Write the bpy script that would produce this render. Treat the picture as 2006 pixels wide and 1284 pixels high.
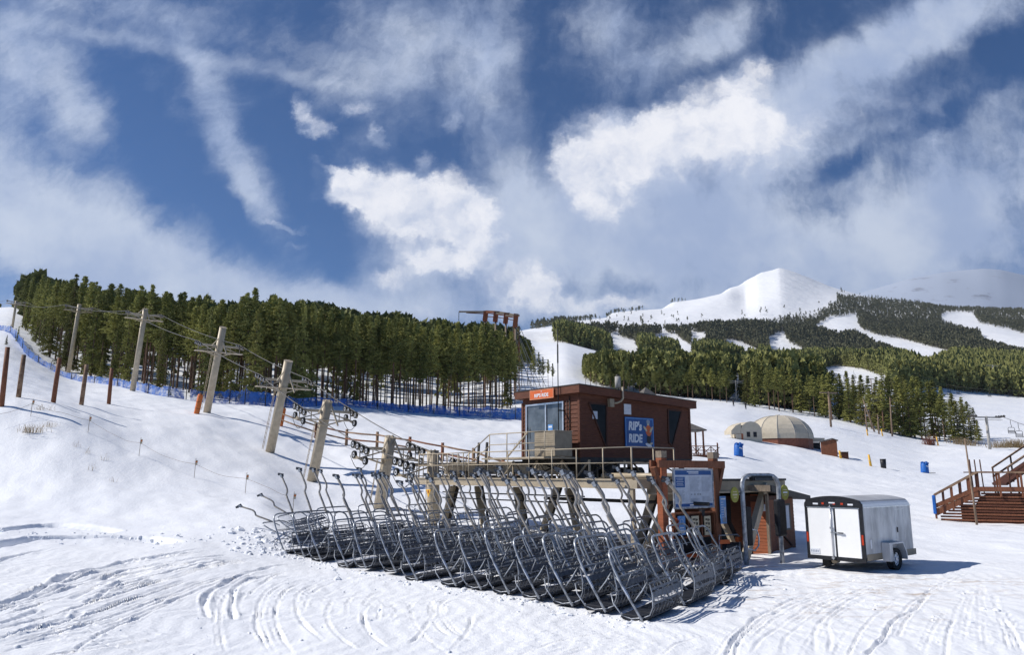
import bpy, math, random
import numpy as np
from mathutils import Vector, Matrix

for o in list(bpy.data.objects): bpy.data.objects.remove(o)
SC = bpy.context.scene
C = SC.collection
R = math.radians
random.seed(7); np.random.seed(7)

# ------------------------------------------------------------------ camera
F_PX, W_PX, H_PX = 1500.0, 2006.0, 1284.0
PITCH = math.atan(286 / F_PX)
EYE = 3.0
cam_d = bpy.data.cameras.new('camera'); cam = bpy.data.objects.new('camera', cam_d); C.objects.link(cam)
cam.location = (0, 0, EYE); cam.rotation_euler = (math.pi / 2 + PITCH, 0, 0)
cam_d.sensor_width = 36; cam_d.lens = 36 * F_PX / W_PX
cam_d.clip_start = 0.1; cam_d.clip_end = 20000
SC.camera = cam
SC.render.resolution_x = 1024; SC.render.resolution_y = 656
SC.view_settings.view_transform = 'Standard'; SC.view_settings.look = 'None'
SC.view_settings.exposure = 0.18; SC.view_settings.gamma = 1
SC.cycles.transparent_max_bounces = 24
SC.cycles.max_bounces = 6

SUN_EL = 43.0
LIGHT_TO = Vector((1.0, -0.06, 0)).normalized()       # direction shadows fall on the ground

cp, sp = math.cos(PITCH), math.sin(PITCH)
def uv(px, py):
    """direction of a point of the photograph: sideways and upward slope per metre of depth"""
    x = (px - W_PX / 2) / F_PX; y = -(py - H_PX / 2) / F_PX
    d = cp - y * sp
    return x / d, (sp + y * cp) / d
def at(px, py, Y):
    u, v = uv(px, py)
    return Vector((u * Y, Y, EYE + v * Y))
def proj(X, Y, Z):
    dz = Z - EYE
    f = Y * cp + dz * sp; up = -Y * sp + dz * cp
    return W_PX / 2 + F_PX * X / f, H_PX / 2 - F_PX * up / f

# ------------------------------------------------------------------ sun
sd = bpy.data.lights.new('sun', 'SUN'); sun = bpy.data.objects.new('sun', sd); C.objects.link(sun)
sd.energy = 4.4; sd.angle = R(0.5); sd.color = (1.0, 0.955, 0.89)
ldir = Vector((LIGHT_TO.x * math.cos(R(SUN_EL)), LIGHT_TO.y * math.cos(R(SUN_EL)), -math.sin(R(SUN_EL))))
sun.rotation_euler = ldir.to_track_quat('-Z', 'Y').to_euler()

# ------------------------------------------------------------------ world: sky and clouds by direction
world = bpy.data.worlds.new('World'); SC.world = world; world.use_nodes = True
wt = world.node_tree; wt.nodes.clear()
class NT:
    def __init__(s, t): s.t = t
    def n(s, typ, **k):
        nd = s.t.nodes.new(typ)
        for a, b in k.items(): setattr(nd, a, b)
        return nd
    def put(s, sock, v):
        if isinstance(v, bpy.types.NodeSocket): s.t.links.new(v, sock)
        else: sock.default_value = v
    def m(s, op, a, b=0.0, c=None, clamp=False):
        nd = s.n('ShaderNodeMath', operation=op, use_clamp=clamp)
        s.put(nd.inputs[0], a); s.put(nd.inputs[1], b)
        if c is not None: s.put(nd.inputs[2], c)
        return nd.outputs[0]
    def v(s, op, a, b=(0, 0, 0)):
        nd = s.n('ShaderNodeVectorMath', operation=op)
        s.put(nd.inputs[0], a)
        if op == 'SCALE': s.put(nd.inputs['Scale'], b)
        else: s.put(nd.inputs[1], b)
        return nd.outputs['Value'] if op in ('LENGTH', 'DOT_PRODUCT') else nd.outputs[0]
    def noise(s, vec, scale, detail=6, rough=.55, dist=0.0, color=False):
        nd = s.n('ShaderNodeTexNoise'); s.put(nd.inputs['Vector'], vec)
        nd.inputs['Scale'].default_value = scale; nd.inputs['Detail'].default_value = detail
        nd.inputs['Roughness'].default_value = rough; nd.inputs['Distortion'].default_value = dist
        return nd.outputs['Color' if color else 'Fac']
    def rng(s, x, a, b, c=0.0, d=1.0, smooth=True):
        nd = s.n('ShaderNodeMapRange', interpolation_type='SMOOTHSTEP' if smooth else 'LINEAR')
        s.put(nd.inputs['Value'], x)
        for i, q in zip(('From Min', 'From Max', 'To Min', 'To Max'), (a, b, c, d)): s.put(nd.inputs[i], q)
        return nd.outputs[0]
    def mapping(s, vec, loc=(0, 0, 0), rot=(0, 0, 0), sc=(1, 1, 1), typ='POINT'):
        nd = s.n('ShaderNodeMapping', vector_type=typ); s.put(nd.inputs['Vector'], vec)
        nd.inputs['Location'].default_value = loc; nd.inputs['Rotation'].default_value = rot; nd.inputs['Scale'].default_value = sc
        return nd.outputs[0]
    def mix(s, f, a, b):
        nd = s.n('ShaderNodeMix', data_type='RGBA'); s.put(nd.inputs[0], f)
        for i, q in ((6, a), (7, b)):
            s.put(nd.inputs[i], q if isinstance(q, bpy.types.NodeSocket) or len(q) == 4 else (*q, 1))
        return nd.outputs[2]
N = NT(wt)
sky = N.n('ShaderNodeTexSky', sky_type='NISHITA', sun_disc=False)
sky.sun_elevation = R(SUN_EL); sky.sun_rotation = math.atan2(-LIGHT_TO.x, -LIGHT_TO.y)
sky.altitude = 3000; sky.air_density = 1.0; sky.dust_density = 0.35; sky.ozone_density = 2.6
tc = N.n('ShaderNodeTexCoord')
sx = N.n('ShaderNodeSeparateXYZ'); wt.links.new(tc.outputs['Generated'], sx.inputs[0])
yy = N.m('MAXIMUM', sx.outputs[1], 0.12)
cx = N.n('ShaderNodeCombineXYZ')
N.put(cx.inputs[0], N.m('DIVIDE', sx.outputs[0], yy)); N.put(cx.inputs[1], N.m('DIVIDE', sx.outputs[2], yy))
P0 = cx.outputs[0]
wv2 = N.v('SUBTRACT', N.noise(P0, 14.0, 8, .68, color=True), (.5, .5, .5))
P_crisp = N.v('ADD', P0, N.v('SCALE', wv2, .072))
P_soft = N.v('ADD', P0, N.v('SCALE', wv2, .045))
def blobs(vec, lst, e0=1.3, e1=.3):
    acc = None
    for px, py, rx, ry, ang, st in lst:
        u, v = uv(px, py); s = 1 / F_PX * (1 + v * .19) ** 1.2
        q = N.mapping(vec, (u, v, 0), (0, 0, R(-ang)), (rx * s, ry * s, 1), 'TEXTURE')
        w = N.rng(N.v('LENGTH', q), e0, e1, 0, st)
        acc = w if acc is None else N.m('ADD', acc, w)
    return acc
# angle: degrees, positive = descends to the right in the picture
crisp = blobs(P_crisp, [
    (690, 370, 70, 52, 25, 1), (760, 395, 115, 70, 8, 1), (870, 390, 95, 72, 25, 1), (940, 440, 80, 62, 25, .9), (850, 480, 130, 60, 8, .7), (870, 510, 110, 30, 0, .55), (765, 550, 55, 26, 0, .75),
    (835, 600, 44, 18, 25, .5), (1160, 290, 90, 90, -15, 1), (1130, 350, 60, 75, -5, .85), (1190, 390, 90, 70, 5, .7), (1260, 265, 100, 80, -12, 1), (1320, 310, 110, 100, 0, .8), (1400, 220, 100, 90, -25, .95), (1500, 290, 130, 90, -20, .5), (1470, 150, 62, 52, -30, .8), (1450, 250, 90, 60, -20, .55),
    (1010, 560, 95, 60, 0, .8), (1080, 580, 70, 45, 0, .7), (1560, 250, 120, 60, -20, .5), (1700, 210, 90, 40, -20, .4), (590, 210, 34, 26, 55, .8), (625, 255, 46, 24, 40, .75),
    (700, 215, 44, 20, -20, .7), (745, 270, 40, 20, 60, .65), (885, 245, 34, 26, -40, .5), (830, 310, 26, 26, -30, .5), (555, 445, 55, 10, 10, .6), (570, 480, 30, 10, 0, .3), (1300, 580, 140, 26, -6, .5), (1190, 600, 90, 24, 0, .5), (1500, 510, 60, 16, 0, .4),
    (640, 330, 60, 14, 20, .45)])
soft = blobs(P_soft, [
    (0, 380, 260, 130, 34, .8), (180, 480, 300, 110, 28, .9), (350, 550, 330, 80, 16, .85), (560, 590, 260, 50, 0, .7), (60, 130, 140, 95, 45, .8), (160, 230, 80, 60, 50, .7),
    (440, 270, 34, 150, -24, .7), (500, 360, 38, 110, -20, .75), (390, 120, 30, 120, -38, .4), (240, 20, 200, 60, 12, .55), (740, 130, 190, 120, 20, .5), (960, 130, 70, 200, 2, .62),
    (820, 60, 140, 120, 0, .4), (1180, 420, 260, 110, 0, .75), (1300, 480, 400, 110, 0, .6), (1700, 500, 460, 130, -6, .95), (1880, 380, 250, 110, -38, .85), (1500, 250, 200, 110, -25, .65), (1400, 330, 200, 80, -10, .4),
    (1680, 130, 250, 66, -26, .9), (1850, 30, 240, 56, -22, .8), (1200, 60, 90, 110, -30, .5), (1420, 60, 120, 40, -30, .45), (1000, 480, 260, 90, 0, .6), (820, 540, 200, 60, 0, .4),
    (930, 610, 1200, 36, 0, .7), (1010, 370, 60, 110, 10, .5), (1330, 110, 200, 60, -25, .35), (1820, 250, 240, 70, -25, .4), (1560, 330, 160, 80, -20, .35)], 1.5, .1)
neg = blobs(P_soft, [(300, 280, 60, 130, -30, .6), (420, 400, 120, 26, 40, .5), (575, 330, 22, 110, -12, .6), (650, 500, 40, 80, -22, .6), (1650, 325, 80, 26, -28, .95), (1850, 225, 120, 24, -28, .45),
    (1180, 150, 140, 40, -25, .2), (640, 50, 160, 40, 20, .4), (1980, 100, 70, 60, -20, .5)], 1.5, .1)
# contrail, an old spreading line
cu = N.mapping(P_soft, (*uv(330, 100), 0), (0, 0, R(-12.5)), (470 / F_PX, 26 / F_PX, 1), 'TEXTURE')
trail = N.rng(N.v('LENGTH', cu), 1.4, .1, 0, .42)
n_c = N.noise(P_crisp, 10.0, 10, .62, 0)
fan = N.n('ShaderNodeVectorRotate', rotation_type='Z_AXIS'); N.put(fan.inputs['Vector'], P_soft); fan.inputs['Angle'].default_value = R(-34)
n_s = N.noise(N.mapping(fan.outputs[0], sc=(4.0, 10.0, 1)), 1.0, 10, .68, .5)
n_v = N.noise(N.mapping(P_soft, sc=(11.0, 3.6, 1)), 1.0, 10, .68, .4)
n_f = N.noise(P_soft, 16.0, 8, .66)
dens_c = N.rng(N.m('SUBTRACT', N.m('ADD', crisp, N.m('MULTIPLY', N.m('SUBTRACT', n_c, .5), 1.7)), N.m('MULTIPLY', neg, .3)), .10, 1.22, 0, .95)
leftw = N.rng(N.m('DIVIDE', sx.outputs[0], yy), -.30, -.02)
dirn = N.m('ADD', N.m('MULTIPLY', n_s, N.m('SUBTRACT', 1.0, leftw)), N.m('MULTIPLY', n_v, leftw))
smod = N.m('ADD', N.m('MULTIPLY', N.m('SUBTRACT', dirn, .5), 1.9), N.m('MULTIPLY', N.m('SUBTRACT', n_f, .5), 1.5))
sraw = N.m('SUBTRACT', N.m('ADD', N.m('ADD', soft, .12), trail), N.m('MULTIPLY', neg, .7))
dens_s = N.rng(N.m('ADD', sraw, N.m('MULTIPLY', smod, N.m('ADD', .58, N.m('MULTIPLY', soft, .45)))), 0.0, 1.3, 0, .95)
gate = N.rng(sx.outputs[1], .0, .2)
dens_c = N.m('MULTIPLY', dens_c, gate)
light_n = N.noise(P_soft, 4.5, 8, .6)
soft_col = N.mix(N.rng(light_n, .35, .68), (.33, .41, .60), (.55, .61, .73))
# sunlit side of each cloud is towards the sun: compare the cover with the cover a little sunward
P_sun = N.v('ADD', P_crisp, (-.022, .016, 0))
relief = N.m('SUBTRACT', n_c, N.noise(P_sun, 10.0, 10, .62))
c_shade = N.m('ADD', N.m('ADD', N.m('MULTIPLY', dens_c, .45), N.m('MULTIPLY', light_n, .75)), N.m('MULTIPLY', relief, 1.1))
crisp_col = N.mix(N.rng(c_shade, .40, .98), (.42, .49, .66), (.86, .86, .90))
skyc = N.v('MULTIPLY', sky.outputs[0], (.185, .53, .86))
SKY_STR = 0.085
def up(c): return N.v('SCALE', c, 1.02 / SKY_STR)
col = N.mix(dens_s, skyc, up(soft_col)); col = N.mix(dens_c, col, up(crisp_col))
bg = N.n('ShaderNodeBackground'); N.put(bg.inputs[0], col); bg.inputs[1].default_value = SKY_STR
wo = N.n('ShaderNodeOutputWorld'); wt.links.new(bg.outputs[0], wo.inputs[0])

# ------------------------------------------------------------------ materials
MATS = {}
def mat(name, col, rough=.6, metal=0.0, var=.12, vscale=6.0, bump=0.0, bscale=40.0, spec=.3, col2=None, streak=None):
    """procedural: base colour varied by noise in object space, with optional bump"""
    if name in MATS: return MATS[name]
    m = bpy.data.materials.new(name); m.use_nodes = True
    K = NT(m.node_tree); b = m.node_tree.nodes['Principled BSDF']
    t = K.n('ShaderNodeTexCoord').outputs['Object']
    if streak: tt = K.mapping(t, sc=streak)
    else: tt = t
    f = K.noise(tt, vscale, 5, .6)
    lo = tuple(c * (1 - var) for c in col); hi = col2 or tuple(min(1, c * (1 + var)) for c in col)
    K.put(b.inputs['Base Color'], K.mix(K.rng(f, .3, .7), lo, hi))
    b.inputs['Roughness'].default_value = rough; b.inputs['Metallic'].default_value = metal
    b.inputs['Specular IOR Level'].default_value = spec
    if bump:
        bn = K.n('ShaderNodeBump'); bn.inputs['Strength'].default_value = bump; bn.inputs['Distance'].default_value = .02
        K.put(bn.inputs['Height'], K.noise(tt, bscale, 4, .6)); K.put(b.inputs['Normal'], bn.outputs[0])
    MATS[name] = m
    return m

galv = mat('chair steel', (.33, .35, .38), .38, .35, .4, 7, spec=.5, bump=.1)
galv_dark = mat('dark chair steel', (.045, .052, .065), .5, .3, .3, 9)
stem_m = mat('weathered stem steel', (.40, .40, .41), .42, .3, .45, 4, col2=(.52, .44, .34))
blackp = mat('black seat pad', (.014, .016, .022), .6, 0, .3, 12, bump=.3)
slat_m = mat('backrest slat', (.12, .132, .155), .5, .2, .3, 10)
black = mat('black plastic', (.015, .016, .02), .5, 0, .3, 10)
rubber = mat('rubber', (.02, .02, .02), .8, 0, .3, 10)
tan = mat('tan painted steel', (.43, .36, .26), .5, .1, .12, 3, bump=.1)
tan_dark = mat('dark tan steel', (.30, .25, .18), .55, .1, .15, 3)  # a darker tone of the tan paint
darkst = mat('dark steel', (.045, .042, .04), .6, .3, .25, 5)
brown = mat('brown stained timber', (.115, .041, .022), .7, 0, .25, 4, bump=.3, bscale=60, streak=(1, 1, 8))
brown2 = mat('red brown timber', (.19, .073, .037), .7, 0, .25, 4, bump=.3, bscale=60, streak=(6, 6, 1))
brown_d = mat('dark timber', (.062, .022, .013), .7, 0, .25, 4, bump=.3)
orange_w = mat('orange and sunlit timber', (.31, .095, .042), .65, 0, .2, 4, bump=.2, streak=(1, 1, 6))  # own colour of orange parts; painted sunlight on the hut strip and stand post
greywood = mat('grey weathered wood', (.25, .20, .15), .8, 0, .3, 5, bump=.5, streak=(5, 5, 1))
railwood = mat('weathered rail timber', (.19, .10, .06), .8, 0, .3, 3, bump=.4, col2=(.33, .22, .14))
white_p = mat('white painted panel', (.86, .86, .85), .35, 0, .03, 2, spec=.5)
alu = mat('dirty white aluminium side', (.36, .37, .39), .38, .2, .25, 1.6, col2=(.60, .61, .63), streak=(1, 1, .35))
chrome = mat('bright metal', (.60, .61, .63), .3, .8, .12, 8)
roofgrey = mat('grey trailer roof', (.42, .43, .45), .5, 0, .15, 2)
blue_s = mat('blue sign paint', (.022, .085, .27), .45, 0, .1, 3)
blue_n = mat('light blue sign paint', (.12, .30, .62), .45, 0, .1, 3)
blue_pad = mat('blue vinyl pad', (.02, .12, .42), .5, 0, .2, 5, bump=.3, bscale=8)
white_s = mat('white sign paint', (.72, .74, .78), .5, 0, .05, 3)
boardw = mat('pale board print', (.50, .54, .62), .5, 0, .08, 6)
ink = mat('grey print', (.30, .34, .42), .6)
cream = mat('cream board', (.55, .48, .34), .6, 0, .12, 8)
orange_s = mat('orange sign paint', (.62, .13, .035), .5, 0, .1, 4)
orange_pad = mat('orange pad', (.65, .17, .04), .6, 0, .2, 6, bump=.2)
yellow = mat('yellow marker', (.75, .42, .05), .6)
red_l = mat('red lamp lens', (.45, .05, .02), .3)
glass = mat('dark window glass', (.012, .012, .013), .3, 0, .5, 1.2, spec=.12)
glass2 = mat('door glass', (.11, .125, .14), .1, 0, .5, 1.0, spec=.8)
canvas = mat('beige canvas', (.52, .46, .36), .75, 0, .08, 2, bump=.1)
shingle = mat('grey shingle', (.13, .12, .11), .85, 0, .3, 6, bump=.5)
olive = mat('olive disc', (.28, .27, .05), .5)
rope_m = mat('steel rope', (.10, .095, .09), .5, .4)
bark = mat('pine bark', (.12, .092, .068), .9, 0, .3, 2, bump=.5, col2=(.19, .12, .075), streak=(6, 6, 1))
bark_r = mat('reddish bark', (.15, .085, .055), .9, 0, .3, 2, bump=.5, streak=(6, 6, 1))
deadw = mat('bare dead wood', (.24, .17, .12), .9, 0, .3, 3)
brick = mat('brick red base', (.21, .08, .05), .7, 0, .2, 3)
dry = mat('dry grass', (.27, .20, .11), .9, 0, .3, 3)
concrete = mat('concrete', (.38, .36, .33), .85, 0, .15, 3, bump=.3)

def leaf_mat(name, a, b):
    m = bpy.data.materials.new(name); m.use_nodes = True
    K = NT(m.node_tree); s = m.node_tree.nodes['Principled BSDF']
    g = K.n('ShaderNodeNewGeometry').outputs['Position']; oi = K.n('ShaderNodeObjectInfo').outputs['Random']
    f = K.m('ADD', K.m('MULTIPLY', K.noise(g, .55, 4, .7), .7), K.m('MULTIPLY', oi, .3))
    K.put(s.inputs['Base Color'], K.mix(K.rng(f, .28, .75), a, b))
    s.inputs['Roughness'].default_value = .75; s.inputs['Specular IOR Level'].default_value = .12
    return m
leaf = leaf_mat('pine needles', (.125, .135, .042), (.38, .37, .112))
leaf_d = leaf_mat('spruce needles', (.12, .12, .04), (.25, .24, .07))
leaf_f = leaf_mat('far conifer needles', (.11, .118, .042), (.25, .25, .085))
leaf_m2 = leaf_mat('mountain conifer needles', (.075, .078, .050), (.155, .150, .085))

# ------------------------------------------------------------------ mesh builder
class MB:
    def __init__(s): s.v = []; s.f = []; s.mi = []; s.ms = []; s.sm = []
    def _m(s, m):
        if m not in s.ms: s.ms.append(m)
        return s.ms.index(m)
    def add(s, vs, fs, m=None, smooth=False):
        b = len(s.v); s.v += [tuple(p) for p in vs]; k = s._m(m) if m else 0
        for f in fs: s.f.append(tuple(b + i for i in f)); s.mi.append(k); s.sm.append(smooth)
        return s
    def box(s, c, d, m=None, rz=0.0, ry=0.0, rx=0.0):
        M = Matrix.Rotation(rz, 3, 'Z') @ Matrix.Rotation(ry, 3, 'Y') @ Matrix.Rotation(rx, 3, 'X')
        vs = [Vector(c) + M @ Vector((i * d[0] / 2, j * d[1] / 2, k * d[2] / 2)) for i in (-1, 1) for j in (-1, 1) for k in (-1, 1)]
        return s.add(vs, [(0, 1, 3, 2), (4, 6, 7, 5), (0, 4, 5, 1), (2, 3, 7, 6), (0, 2, 6, 4), (1, 5, 7, 3)], m)
    def bb(s, a, b, m=None):
        return s.box([(a[i] + b[i]) / 2 for i in range(3)], [abs(b[i] - a[i]) for i in range(3)], m)
    def bar(s, a, b, w, h, m=None, upv=(0, 0, 1)):
        a = Vector(a); b = Vector(b); d = (b - a).normalized()
        sd_ = d.cross(Vector(upv))
        if sd_.length < 1e-3: sd_ = d.cross(Vector((1, 0, 0)))
        sd_.normalize(); u_ = sd_.cross(d)
        vs = [p + sd_ * (i * w / 2) + u_ * (j * h / 2) for p in (a, b) for i, j in ((-1, -1), (1, -1), (1, 1), (-1, 1))]
        return s.add(vs, [(0, 1, 2, 3), (7, 6, 5, 4), (0, 4, 5, 1), (1, 5, 6, 2), (2, 6, 7, 3), (3, 7, 4, 0)], m)
    def tube(s, pts, r, m=None, n=8, cap=True):
        pts = [Vector(p) for p in pts]; k = len(pts)
        rs = r if isinstance(r, (list, tuple)) else [r] * k
        vs = []; ref = None
        for i, p in enumerate(pts):
            t = (pts[min(i + 1, k - 1)] - pts[max(i - 1, 0)]).normalized()
            if ref is None:
                ref = Vector((0, 0, 1)) if abs(t.z) < .9 else Vector((1, 0, 0))
            a = t.cross(ref).normalized(); b = a.cross(t).normalized(); ref = b
            for j in range(n):
                q = 2 * math.pi * j / n
                vs.append(p + (a * math.cos(q) + b * math.sin(q)) * rs[i])
        fs = [(i * n + j, i * n + (j + 1) % n, (i + 1) * n + (j + 1) % n, (i + 1) * n + j) for i in range(k - 1) for j in range(n)]
        s.add(vs, fs, m, True)
        if cap:
            b0 = len(s.v) - len(vs); kk = s._m(m) if m else 0
            s.f.append(tuple(b0 + j for j in reversed(range(n)))); s.mi.append(kk); s.sm.append(False)
            s.f.append(tuple(b0 + (k - 1) * n + j for j in range(n))); s.mi.append(kk); s.sm.append(False)
        return s
    def cyl(s, a, b, r, m=None, n=16): return s.tube([a, b], r, m, n)
    def wheel(s, c, axis, r, w, m, hub=None):
        c = Vector(c); ax = Vector(axis).normalized()
        ref = Vector((0, 0, 1)) if abs(ax.z) < .9 else Vector((1, 0, 0))
        e1 = ax.cross(ref).normalized(); e2 = ax.cross(e1); n = 16
        prof = [(-w / 2, r * .62), (-w / 2, r), (w / 2, r), (w / 2, r * .62)]
        vs = [c + ax * p[0] + (e1 * math.cos(2 * math.pi * j / n) + e2 * math.sin(2 * math.pi * j / n)) * p[1] for j in range(n) for p in prof]
        fs = [(j * 4 + i, j * 4 + (i + 1) % 4, ((j + 1) % n) * 4 + (i + 1) % 4, ((j + 1) % n) * 4 + i) for j in range(n) for i in range(4)]
        s.add(vs, fs, m, False)
        if hub:
            s.cyl(c - ax * w * .42, c + ax * w * .42, r * .80, hub, 16); s.cyl(c - ax * w * .52, c + ax * w * .52, r * .22, m, 8)
        return s
    def prism(s, poly, y0, y1, m=None, axis='y'):
        n = len(poly)
        f = {'y': lambda p, t: (p[0], t, p[1]), 'x': lambda p, t: (t, p[0], p[1]), 'z': lambda p, t: (p[0], p[1], t)}[axis]
        vs = [f(p, y0) for p in poly] + [f(p, y1) for p in poly]
        fs = [tuple(range(n)), tuple(range(2 * n - 1, n - 1, -1))] + [(i, i + n, (i + 1) % n + n, (i + 1) % n) for i in range(n)]
        return s.add(vs, fs, m)
    def planks(s, a, b, z0, z1, m, pitch=.15, out=.02, nrm=None, zt=None):
        """lapped horizontal boards on a wall that runs a->b (xy); nrm = outward"""
        a = Vector((*a, 0)); b = Vector((*b, 0)); n_ = Vector((*nrm, 0))
        z = z0
        while z < z1 - .01:
            z2 = min(z + pitch, z1)
            vs = [a + n_ * out, b + n_ * out, b + n_ * out * .25, a + n_ * out * .25, a, b]
            zs = [z, z, z2, z2, z, z]
            s.add([(p.x, p.y, q) for p, q in zip(vs, zs)], [(0, 1, 2, 3), (4, 5, 1, 0)], m)
            z = z2
        return s
    def build(s, name, parent=None, bevel=0.0):
        me = bpy.data.meshes.new(name); me.from_pydata(s.v, [], s.f); 
        for m in s.ms: me.materials.append(m)
        me.polygons.foreach_set('material_index', s.mi); me.polygons.foreach_set('use_smooth', s.sm)
        me.update()
        o = bpy.data.objects.new(name, me); C.objects.link(o)
        if parent: o.parent = parent
        if bevel:
            bv = o.modifiers.new('edge', 'BEVEL'); bv.width = bevel; bv.segments = 1; bv.limit_method = 'ANGLE'
        return o

def thing(name, label, cat, loc=(0, 0, 0), rz=0.0, group=None):
    o = bpy.data.objects.new(name, None); C.objects.link(o)
    o.location = loc; o.rotation_euler = (0, 0, rz); o['label'] = label; o['category'] = cat
    if group: o['group'] = group
    return o
def tag(o, label=None, cat=None, group=None, kind=None):
    if label: o['label'] = label
    if cat: o['category'] = cat
    if group: o['group'] = group
    if kind: o['kind'] = kind
    return o
def dup(root, loc, rz=0.0, label=None, group=None, scale=None, tilt=None):
    r = root.copy(); C.objects.link(r); r.location = loc; r.rotation_euler = (tilt[0], tilt[1], rz) if tilt else (0, 0, rz)
    if scale: r.scale = scale
    if label: r['label'] = label
    if group: r['group'] = group
    for ch in root.children:
        c = ch.copy(); C.objects.link(c); c.parent = r
        for g in ch.children:
            d = g.copy(); C.objects.link(d); d.parent = c
    return r
def text_mesh(txt, size, m, bold=.0, shear=0.0, sx_=1.0):
    cu = bpy.data.curves.new('text', 'FONT'); cu.body = txt; cu.size = size; cu.align_x = 'CENTER'; cu.align_y = 'CENTER'
    cu.offset = bold; cu.shear = shear; cu.extrude = .004
    o = bpy.data.objects.new('text', cu); C.objects.link(o)
    bpy.context.view_layer.update()
    me = bpy.data.meshes.new_from_object(o.evaluated_get(bpy.context.evaluated_depsgraph_get()))
    bpy.data.objects.remove(o); bpy.data.curves.remove(cu)
    for v in me.vertices: v.co.x *= sx_
    me.materials.clear(); me.materials.append(m)
    return me
def put_text(parent, txt, size, m, loc, rot, **k):
    me = text_mesh(txt, size, m, **k)
    o = bpy.data.objects.new('lettering', me); C.objects.link(o); o.parent = parent; o.location = loc; o.rotation_euler = rot
    return o
ORD = ['first', 'second', 'third', 'fourth', 'fifth', 'sixth', 'seventh', 'eighth', 'ninth', 'tenth', 'eleventh', 'twelfth', 'thirteenth', 'fourteenth', 'fifteenth', 'sixteenth']

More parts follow.
